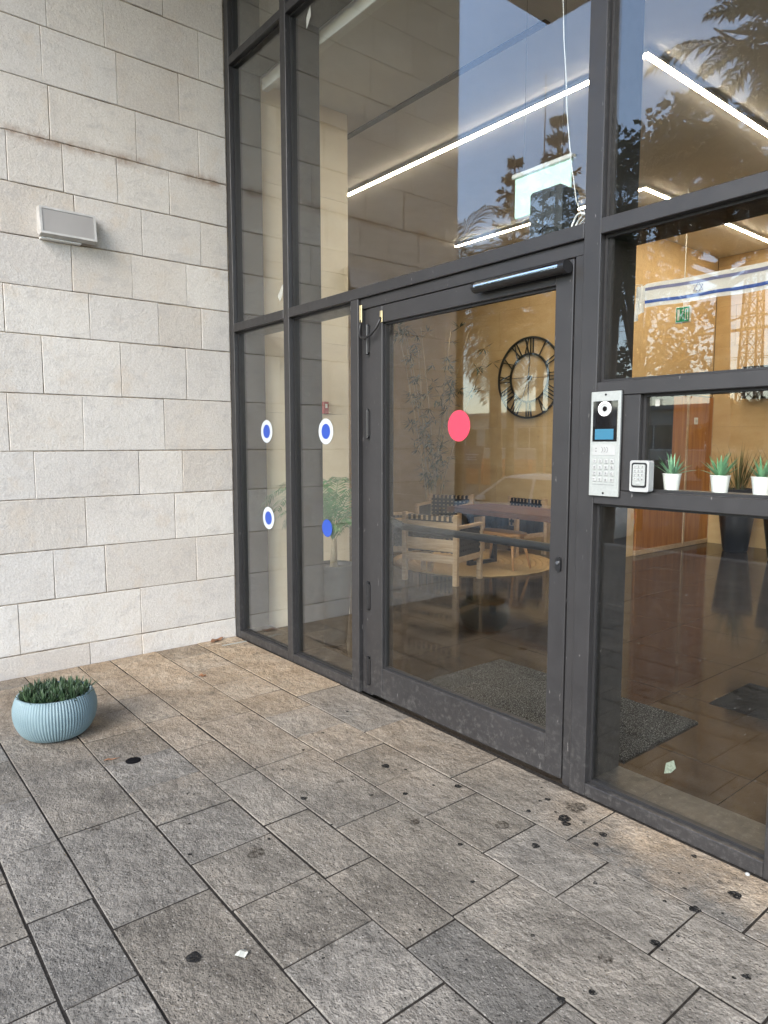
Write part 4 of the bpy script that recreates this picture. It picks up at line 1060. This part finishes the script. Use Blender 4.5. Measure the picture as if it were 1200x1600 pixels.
# red alarm call point on the pier
al = thing('fire_call_point', 'small red fire alarm box on the pier', 'alarm', (.01, .872, 1.86))
m = MB(); m.box(.0005, .030, .850, .905, 1.80, 1.905, .004); m.build('box', MAT['callred'], al)
m = MB(); m.box(.0302, .032, .866, .889, 1.85, 1.885, .001); m.build('window', MAT['white'], al)

# hanging flag strip
FY = 4.0
fg = thing('flag', 'white banner with blue stripes and a six-pointed star hung across the lobby', 'flag', (1.7, FY, 2.9))
def cloth(x0, x1, z0f, z1f, y0, mt, name, n=60, dz=6):
    m = MB(); V = []; F = []
    for i in range(n + 1):
        x = x0 + (x1 - x0) * i / n
        for j in range(dz + 1):
            z = z0f(x) + (z1f(x) - z0f(x)) * j / dz
            V.append((x, y0 + .010 * math.sin(x * 5 + z * 6) + .003 * math.sin(x * 23), z))
    for i in range(n):
        for j in range(dz): F.append((i * (dz + 1) + j, (i + 1) * (dz + 1) + j, (i + 1) * (dz + 1) + j + 1, i * (dz + 1) + j + 1))
    m.add(V, F); return m.build(name, MAT[mt], fg, True)
sag = lambda x: -.010 * math.sin((x - 1.1) / 1.7 * math.pi) + .002 * math.sin(x * 11)
top = lambda x: 3.135 + sag(x); bot = lambda x: 2.905 + sag(x) * 1.3 + .003 * math.sin(x * 8)
cloth(1.13, 2.85, bot, top, FY, 'fabric', 'cloth')
for k in range(2):
    fz = (.70, .16)[k]
    for sgn, yy in ((0, FY - .003),):
        cloth(1.13, 2.85, lambda x: bot(x) + (top(x) - bot(x)) * fz, lambda x: bot(x) + (top(x) - bot(x)) * (fz + .13), yy, 'fgrey' if k == 0 else 'fblue', 'stripe', 60, 2)
m = MB(); sx, sz, sr = 1.68, 3.006, .052
for o in (90, 270):
    pts = [(sx + sr * math.cos(rad(o + 120 * k)), FY - .022, sz + sr * math.sin(rad(o + 120 * k))) for k in range(3)]
    for k in range(3): m.bar(pts[k], pts[(k + 1) % 3], .002, .008, (0, 1, 0))
m.build('star', MAT['fgrey'], fg)
m = MB(); V = []; F = []   # gathered end hanging down
for i in range(13):
    for j in range(9):
        t = j / 8; x = 1.03 + .11 * i / 12 + .03 * t * math.sin(i); V.append((x - .02 * t, FY + .03 * math.sin(i * 1.6) * (1 - .3 * t), 3.12 - t * (.34 - .12 * i / 12)))
for i in range(12):
    for j in range(8): F.append((i * 9 + j, i * 9 + 9 + j, i * 9 + 10 + j, i * 9 + 1 + j))
m.add(V, F); m.build('gathered_end', MAT['fabric'], fg, True)
m = MB(); m.tube([(1.10, FY, 3.13), (.2, 4.2, 3.32), (-.17, 4.6, 3.4)], .004, 6); m.tube([(2.84, FY, 3.13), (5.5, 3.9, 3.3), (6.49, 3.8, 3.4)], .004, 6); m.build('hanging_cord', MAT['white'], fg)
# green exit sign below it
ex = thing('exit_sign', 'green and white emergency exit sign below the flag', 'exit sign', (.98, 5.05, 2.9))
m = MB(); m.box(.895, 1.065, 5.03, 5.06, 2.885, 3.065, .004); m.build('frame', MAT['white'], ex)
m = MB(); m.box(.905, 1.055, 5.027, 5.0295, 2.895, 3.055); m.build('green_plate', MAT['green'], ex)
m = MB()
for b in ((.918, .945, 2.915, 3.035), (1.010, 1.018, 2.915, 3.035), (1.036, 1.044, 2.915, 3.035), (1.018, 1.036, 3.027, 3.035)): m.box(b[0], b[1], 5.0248, 5.0268, b[2], b[3])
disc(m, .983, 3.020, .011, .011, 5.0248, 5.0268, 16); m.bar((.983, 5.0258, 3.005), (.972, 5.0258, 2.965), .002, .022, (0, 1, 0)); m.bar((.972, 5.0258, 2.968), (.992, 5.0258, 2.918), .002, .012, (0, 1, 0)); m.bar((.970, 5.0258, 2.968), (.955, 5.0258, 2.925), .002, .012, (0, 1, 0)); m.bar((.985, 5.0258, 3.0), (1.002, 5.0258, 2.978), .002, .010, (0, 1, 0))
m.build('running_figure', MAT['white'], ex)
m = MB(); m.tube([(.98, 5.045, 3.064), (.98, 5.045, 4.329)], .006, 8); m.build('drop_rod', MAT['white'], ex)
# edge-lit acrylic sign hung over the door, black controller box and loose cable on the transom
eg = thing('acrylic_sign', 'glowing pale green acrylic sign hanging above the door', 'sign', (2.2, 1.0, 3.1))
m = MB(); m.box(1.985, 2.405, .992, 1.008, 2.965, 3.205, .003); m.build('panel', MAT['acrylic'], eg)
m = MB(); m.box(1.97, 2.42, .975, 1.025, 3.206, 3.232, .004); m.build('light_bar', MAT['led'] if False else MAT['white'], eg)
m = MB(); m.tube([(2.05, 1.0, 3.23), (2.05, 1.0, 4.329)], .0012, 6); m.tube([(2.34, 1.0, 3.23), (2.34, 1.0, 4.329)], .0012, 6); m.build('hanger', MAT['blackmetal'], eg)
cb = thing('controller_box', 'black plastic box standing on the transom above the door', 'device', (2.95, .15, 2.4605))
m = MB(); m.prism(rrect(2.855, 3.035, 2.461, 2.690, .018), .085, .20); m.build('casing', MAT['darkplastic'], cb, 30)
m = MB(); disc(m, 2.905, 2.555, .007, .007, .082, .0852, 16); disc(m, 2.945, 2.540, .006, .006, .082, .0852, 16); m.build('screw', MAT['chrome'], cb)
for k, (vx, vz) in enumerate(((2.885, 2.655), (2.965, 2.650), (2.995, 2.595), (2.99, 2.665))):
    m = MB(); m.box(vx, vx + .004, .083, .0852, vz, vz + .018); m.build('slot', MAT['black'], cb)
m = MB(); m.tube([(2.91, .082, 2.475), (2.93, .07, 2.51), (2.965, .066, 2.525), (3.005, .068, 2.512), (3.03, .08, 2.475)], .004, 8); m.build('cable', MAT['black'], cb, True)
sc_ = thing('cable_coil', 'coil of white cable beside the black box above the door', 'cable', (3.11, .16, 2.461))
m = MB()
for q in range(4):
    m.tube([(3.105 + .042 * math.cos(a) + .004 * q, .12 + .025 * q + .006 * math.sin(3 * a + q), 2.506 + .042 * math.sin(a)) for a in [2 * math.pi * k / 22 + q for k in range(22)]], .0045, 7)
m.build('coil', MAT['white'], sc_, True)
m = MB(); m.tube([(2.955, .15, 4.33), (2.963, .15, 3.5), (2.972, .152, 3.32), (2.988, .15, 3.18), (2.998, .15, 3.02), (3.02, .16, 2.80), (3.06, .15, 2.62), (3.10, .14, 2.545)], .0022, 6); m.build('hanging_cable', MAT['white'], sc_, True)

# ================================================================ STREET SIDE (behind the camera, met in the glass)
def leaf_cloud(mb, c, rx, ry, rz, n, size, rng, hollow=.45):
    for _ in range(n):
        while True:
            u = Vector((rng.uniform(-1, 1), rng.uniform(-1, 1), rng.uniform(-1, 1)))
            if hollow < u.length < 1: break
        p = Vector((c[0] + u.x * rx, c[1] + u.y * ry, c[2] + u.z * rz))
        d = Vector((rng.gauss(0, 1), rng.gauss(0, 1), rng.gauss(-.2, .7))).normalized(); s2 = d.cross(Vector((rng.gauss(0, 1), rng.gauss(0, 1), rng.gauss(0, 1)))).normalized()
        l = size * rng.uniform(.7, 1.3); w = l * .34
        mb.add([p, p + d * l * .5 + s2 * w, p + d * l, p + d * l * .5 - s2 * w], [(0, 1, 2, 3)])
GZ = -.6
def broad_tree(x, y, h, cr, label, seed, size=.16, n=260):
    r = random.Random(seed); t = thing('street_tree', label, 'tree', (x, y, GZ), 'street trees mirrored in the glass')
    m = MB(); m.tube([(x, y, GZ), (x + .1, y, GZ + h * .25), (x - .05, y + .1, GZ + h * .5), (x, y, GZ + h * .8)], [.2, .16, .12, .04], 9); cl_ = []
    for k in range(30):
        a = r.uniform(0, 6.28); q = cr * math.sqrt(r.random()) * .95; z = GZ + h * r.uniform(.36, .97); f = 1 - .55 * abs((z - GZ) / h - .6) / .4
        cl_.append((x + q * f * math.cos(a), y + q * f * math.sin(a), z))
    for c in cl_[::3]: m.tube([(x, y, GZ + h * .35), ((x + c[0]) / 2, (y + c[1]) / 2, (GZ + h * .35 + c[2]) / 2 + .2), c], [.07, .045, .015], 6)
    m.build('trunk', MAT['bark'], t, True)
    m = MB()
    for c in cl_: leaf_cloud(m, c, cr * r.uniform(.2, .36), cr * r.uniform(.2, .36), h * r.uniform(.05, .09), n, size, r, .2)
    m.build('crown', MAT['foliage'], t)
def conifer(x, y, h, rb, label, seed):
    r = random.Random(seed); t = thing('conifer_tree', label, 'tree', (x, y, GZ), 'tiered conifers mirrored in the glass')
    m = MB(); m.tube([(x, y, GZ), (x, y, GZ + h)], [.22, .03], 8); m.build('trunk', MAT['bark'], t, True)
    m = MB(); tiers = 13
    for k in range(tiers):
        f = k / (tiers - 1); z = GZ + h * (.44 + .55 * f); R_ = (rb * (1 - f) ** .8 + .25) * r.uniform(.8, 1.12); nb = 7
        for b in range(nb):
            a = 2 * math.pi * (b + .5 * (k % 2)) / nb + r.uniform(-.2, .2); d = Vector((math.cos(a), math.sin(a), 0)); L = R_ * r.uniform(.85, 1.1)
            m.tube([(x, y, z), (x + d.x * L * .6, y + d.y * L * .6, z - .05 * L), (x + d.x * L, y + d.y * L, z + .12 * L)], [.035, .02, .008], 4)
            for i in range(30):
                u = r.uniform(.08, 1); p = Vector((x, y, z - .04 * L)) + d * L * u + Vector((0, 0, .12 * L * max(0, u - .5) + r.uniform(-.05, .05)))
                sd = Vector((-d.y, d.x, 0)) * r.uniform(-1, 1); dd = (d * .6 + sd * .8 + Vector((0, 0, r.uniform(-.9, .7)))).normalized(); l = r.uniform(.2, .42) * (1.15 - .5 * u)
                w = dd.cross(Vector((r.gauss(0, 1), r.gauss(0, 1), r.gauss(0, 1)))).normalized() * .045
                m.add([p, p + dd * l * .5 + w, p + dd * l, p + dd * l * .5 - w], [(0, 1, 2, 3)])
    m.build('crown', MAT['conifer'], t)
def feather_tree(x, y, h, cr, label, seed, nfr=230, L=1.3, z0=.35):
    r = random.Random(seed); t = thing('feathery_tree', label, 'tree', (x, y, GZ), 'feathery trees mirrored in the glass')
    m = MB(); m.tube([(x, y, GZ), (x + .05, y, GZ + h * .3), (x, y, GZ + h * .95)], [.24, .18, .05], 9); tips = []
    for k in range(26):
        a = k * 2.399; z = GZ + h * (z0 + (.93 - z0) * (k / 26)); q = cr * (1.05 - .75 * k / 26); e = (x + q * math.cos(a), y + q * math.sin(a), z + .25 * q)
        m.tube([(x, y, z - .4), (x + q * .5 * math.cos(a), y + q * .5 * math.sin(a), z), e], [.07, .045, .012], 5); tips.append(((x, y, z - .2), e))
    m.build('trunk', MAT['bark'], t, True)
    fm = MB(); base = [frond_mesh(L, 1.0, 15, .035, .30, None, 'tmpfrond', seed + i, .2, .008) for i in range(2)]
    geo = [([v.co.copy() for v in b.vertices], [tuple(p.vertices) for p in b.polygons]) for b in base]
    for b in base: bpy.data.meshes.remove(b)
    for k in range(nfr):
        s0, e = r.choice(tips); u = r.uniform(.25, 1.05); p = Vector(s0).lerp(Vector(e), u)
        M = Matrix.Translation(p) @ Matrix.Rotation(r.uniform(0, 6.28), 4, 'Z') @ Matrix.Rotation(r.uniform(-.5, .35), 4, 'Y') @ Matrix.Scale(r.uniform(.7, 1.15), 4)
        fm.M = M; fm.add(*geo[k % 2])
    fm.M = None; fm.build('crown', MAT['foliage'], t)
palm_fr = [frond_mesh(2.3, 2.2 + .3 * i, 30, .018, .56, MAT['frondleaf'], 'frond', 40 + i, .9, .025) for i in range(3)]
def palm_tree(x, y, h, label, seed, tr=.17, nf=34, sc=1.0):
    r = random.Random(seed); t = thing('palm_tree', label, 'tree', (x, y, GZ), 'palms mirrored in the glass')
    m = MB(); n = 26; m.tube([(x + .04 * math.sin(k * .3), y, GZ + (h - GZ) * k / n) for k in range(n + 1)], [tr * (1 + .08 * (k % 2)) * (1.25 if k < 2 else 1) for k in range(n + 1)], 12); m.build('trunk', MAT['bark'], t, True)
    for k in range(nf):
        o = link('frond', palm_fr[k % 3], t); az = k * 2.399; f = k / nf
        o.location = (x, y, h); o.rotation_euler = (r.uniform(-.2, .2), -.6 + 1.95 * f + r.uniform(-.1, .1), az); o.scale = (sc * r.uniform(.9, 1.1),) * 3
palm_tree(-7.15, -11.0, 4.6, 'palm tree with thick trunk mirrored in the door glass', 1, .15, 34, 1.05)
palm_tree(-8.9, -15.0, 5.2, 'slimmer palm tree mirrored behind the clock', 2, .11, 24, .9)
palm_tree(-8.9, -11.4, 6.3, 'palm with fronds mirrored beside the stone wall edge', 3, .14, 14, 1.05)
palm_tree(-2.3, -8.6, 5.0, 'palm mirrored in the right-hand panes beside the mullion', 5, .14, 20, .9)
conifer(-16.1, -22.0, 14.6, 1.9, 'smaller tiered conifer mirrored left of the acrylic sign', 1)
conifer(-13.8, -22.0, 15.6, 2.0, 'taller tiered conifer mirrored above the acrylic sign', 2)
broad_tree(-4.35, -13.0, 9.9, 1.9, 'leafy street tree mirrored right of the tall mullion', 3, .16, 190)
feather_tree(-1.0, -10.0, 8.0, 1.8, 'feathery tree mirrored in the upper right pane', 4, 105, 1.1, .66)
feather_tree(.75, -8.2, 10.2, 1.9, 'tall feathery tree mirrored at the right edge of the picture', 8, 110, 1.15, .50)
broad_tree(-1.7, -16.0, 3.7, 2.6, 'low bushy tree mirrored behind the flag', 12, .2, 260)
broad_tree(-4.0, -30.0, 5.2, 3.4, 'wide dark tree mirrored beside the lattice pylon', 14, .3, 200)

# white cars
def car(label, loc, rz, seed):
    t = local_thing('parked_car', label, 'car', loc, rz, 'white cars parked in the street')
    st_ = [(-2.05, .62, .42, .70), (-1.95, .76, .26, .86), (-1.2, .83, .20, .90), (0, .85, .19, .91), (1.1, .84, .20, .88), (1.75, .80, .24, .80), (2.02, .66, .34, .66)]
    m = MB(); V = []; F = []
    for x, w, zb, zt in st_:
        V += [(x, -w * .92, zb), (x, -w, zb + .12), (x, -w, (zb + zt) / 2 + .05), (x, -w * .94, zt), (x, -w * .6, zt + .02), (x, w * .6, zt + .02), (x, w * .94, zt), (x, w, (zb + zt) / 2 + .05), (x, w, zb + .12), (x, w * .92, zb)]
    for i in range(len(st_) - 1):
        for k in range(10): F.append((i * 10 + k, i * 10 + (k + 1) % 10, i * 10 + 10 + (k + 1) % 10, i * 10 + 10 + k))
    F += [tuple(range(10)), tuple(60 + k for k in range(10))]
    m.add(V, F); link('body', m.mesh('body', MAT['carpaint'], 35), t)
    m = MB(); m.add([(-1.75, -.74, .90), (1.0, -.74, .90), (1.0, .74, .90), (-1.75, .74, .90), (-1.30, -.58, 1.40), (.25, -.60, 1.43), (.25, .60, 1.43), (-1.30, .58, 1.40)], [(0, 1, 5, 4), (2, 3, 7, 6), (1, 2, 6, 5), (3, 0, 4, 7)]); link('windows', m.mesh('windows', MAT['carglass']), t)
    m = MB(); m.add([(-1.32, -.60, 1.39), (.27, -.62, 1.42), (.27, .62, 1.42), (-1.32, .60, 1.39), (-1.2, -.5, 1.46), (.15, -.52, 1.48), (.15, .52, 1.48), (-1.2, .5, 1.46)], [(0, 1, 5, 4), (1, 2, 6, 5), (2, 3, 7, 6), (3, 0, 4, 7), (4, 5, 6, 7)])
    for s2 in (-1, 1):
        m.bar((1.0, s2 * .745, .90), (.26, s2 * .61, 1.43), .05, .05); m.bar((-.42, s2 * .75, .90), (-.45, s2 * .61, 1.43), .06, .04); m.bar((-1.72, s2 * .745, .90), (-1.30, s2 * .6, 1.41), .10, .05)
    link('roof', m.mesh('roof', MAT['carpaint'], 35), t)
    for x in (-1.25, 1.3):
        for s2 in (-1, 1):
            m = MB(); m.M = Matrix.Translation((x, s2 * .76, .31)) @ Matrix.Rotation(rad(90), 4, 'X'); m.lathe([(.19, -.10), (.29, -.10), (.31, -.06), (.31, .06), (.29, .10), (.19, .10)], 28); w = link('wheel', m.mesh('wheel', MAT['tyre'], 40), t)
            m = MB(); m.M = Matrix.Translation((x, s2 * .76, .31)) @ Matrix.Rotation(rad(90), 4, 'X'); m.lathe([(.001, -.085), (.19, -.09), (.19, .09), (.001, .085)], 20); link('rim', m.mesh('rim', MAT['alu'], 40), w)
    for s2 in (-1, 1):
        m = MB(); m.box(1.93, 2.03, s2 * .55 - .14, s2 * .55 + .14, .55, .68, .02); link('headlight', m.mesh('headlight', MAT['chrome']), t)
        m = MB(); m.box(-2.06, -1.98, s2 * .56 - .12, s2 * .56 + .12, .60, .74, .02); link('tail_light', m.mesh('tail_light', MAT['red']), t)
        m = MB(); m.box(.62, .80, s2 * .86 - .07, s2 * .86 + .07, .93, 1.05, .03); link('mirror', m.mesh('mirror', MAT['carpaint']), t)
    return t
c1 = car('white car mirrored near by behind the table', (-4.6, -9.3, GZ), rad(172), 1)
copy_thing(c1, 'small distant white car mirrored under the red sticker', (-23.3, -26.3, GZ), rad(20))
# sign board
sb = thing('sign_board', 'plum coloured notice board mirrored above the distant car', 'sign', (-16.6, -20.0, GZ))
m = MB(); m.prism([(-17.35, .45), (-16.05, .40), (-15.85, 1.42), (-17.1, 1.45)], -20.03, -19.97); bd = m.build('board', MAT['purple'], sb)
m = MB()
for z, a, b in ((1.02, -16.95, -16.15), (.90, -16.85, -16.3), (.80, -16.9, -16.25)): m.box(a, b, -19.968, -19.962, z, z + .05)
link('lettering', m.mesh('lettering', MAT['white']), bd)
m = MB(); m.box(-17.1, -17.0, -20.08, -20.03, GZ, 1.3); m.box(-16.2, -16.1, -20.08, -20.03, GZ, 1.3); m.build('post', MAT['steel'], sb)
# orange barrier
ob = thing('orange_barrier', 'orange plastic barrier mirrored beside the palm trunk', 'barrier', (-18.5, -24.5, GZ))
for k in range(6):
    m = MB(); x = -21.5 + k * 1.6; m.prism([(x, GZ), (x + 1.5, GZ), (x + 1.42, .75), (x + .08, .75)], -24.7, -24.3); m.build('barrier_panel', MAT['orange'], ob)
# long low building across the street
bd2 = thing('low_building', 'long low cream building mirrored across the street', 'building', (-25, -36, GZ))
m = MB(); m.box(-48, -8, -44, -36, GZ, 3.5); m.build('wall', MAT['render_wall'], bd2)
m = MB(); m.box(-48.3, -7.7, -44.3, -35.7, 3.5, 3.75); m.build('roof_slab', MAT['concrete'], bd2)
for k in range(12):
    x = -46 + k * 3.1; m = MB(); m.box(x, x + 2.2, -36.03, -35.97, 1.2, 2.6); w = m.build('window', MAT['carglass'], bd2)
    m = MB(); m.box(x + 1.07, x + 1.13, -35.97, -35.94, 1.2, 2.6); m.box(x - .05, x + 2.25, -35.97, -35.93, 1.12, 1.2); link('window_frame', m.mesh('window_frame', MAT['white']), w)
# lattice pylon with wires
py_ = thing('lattice_pylon', 'brown lattice power pylon mirrored at right beneath the flag', 'pylon', (-13.4, -40.0, GZ))
m = MB(); H = 17.0; n = 16
def corner(k, sx, sy): w = .62 - .36 * (k / n); return (-13.4 + sx * w, -40 + sy * w, GZ + H * k / n)
for sx in (-1, 1):
    for sy in (-1, 1): m.bar(corner(0, sx, sy), corner(n, sx, sy), .11, .11)
for k in range(n):
    for (a, b) in (((-1, -1), (1, -1)), ((1, -1), (1, 1)), ((1, 1), (-1, 1)), ((-1, 1), (-1, -1))):
        m.bar(corner(k, *a), corner(k + 1, *b), .05, .05); m.bar(corner(k, *b), corner(k + 1, *a), .05, .05); m.bar(corner(k, *a), corner(k, *b), .05, .05)
m.build('tower', MAT['steel'], py_)
for z, L in ((8.2, 3.6), (10.6, 3.2), (13.2, 2.6)):
    m = MB(); m.bar((-13.4 - L, -40, z), (-13.4 + L, -40, z), .16, .16); m.bar((-13.4 - L, -40, z), (-13.4, -40, z + .9), .08, .08); m.bar((-13.4 + L, -40, z), (-13.4, -40, z + .9), .08, .08); ca = m.build('cross_arm', MAT['steel'], py_)
    for s2 in (-1, 1):
        m = MB(); m.tube([(-13.4 + s2 * L + dx, -40 - .15 * dx, z - .3 - 1.4 * math.sin(math.pi * (dx + 30) / 60)) for dx in range(-30, 31, 5)], .022, 5); link('wire', m.mesh('wire', MAT['black']), ca)
# slender mast far off
mm = MB(); mm.tube([(-26, -36.5, 3.7), (-26, -36.5, 26)], [.09, .03], 6); tag(mm.build('antenna_mast', MAT['steel']), 'slender mast mirrored above the smaller conifer', 'mast')
# distant scrub line so the street does not end in bare ground
m = MB(); r = random.Random(77)
for k in range(70):
    leaf_cloud(m, (-75 + k * 1.9, -62 + r.uniform(-6, 6), r.uniform(.4, 1.6)), 2.2, 1.6, r.uniform(1.2, 3.0), 130, .6, r, .2)
o = m.build('far_scrub', MAT['foliage']); o['kind'] = 'stuff'; o['label'] = 'dark scrub and trees far across the street'
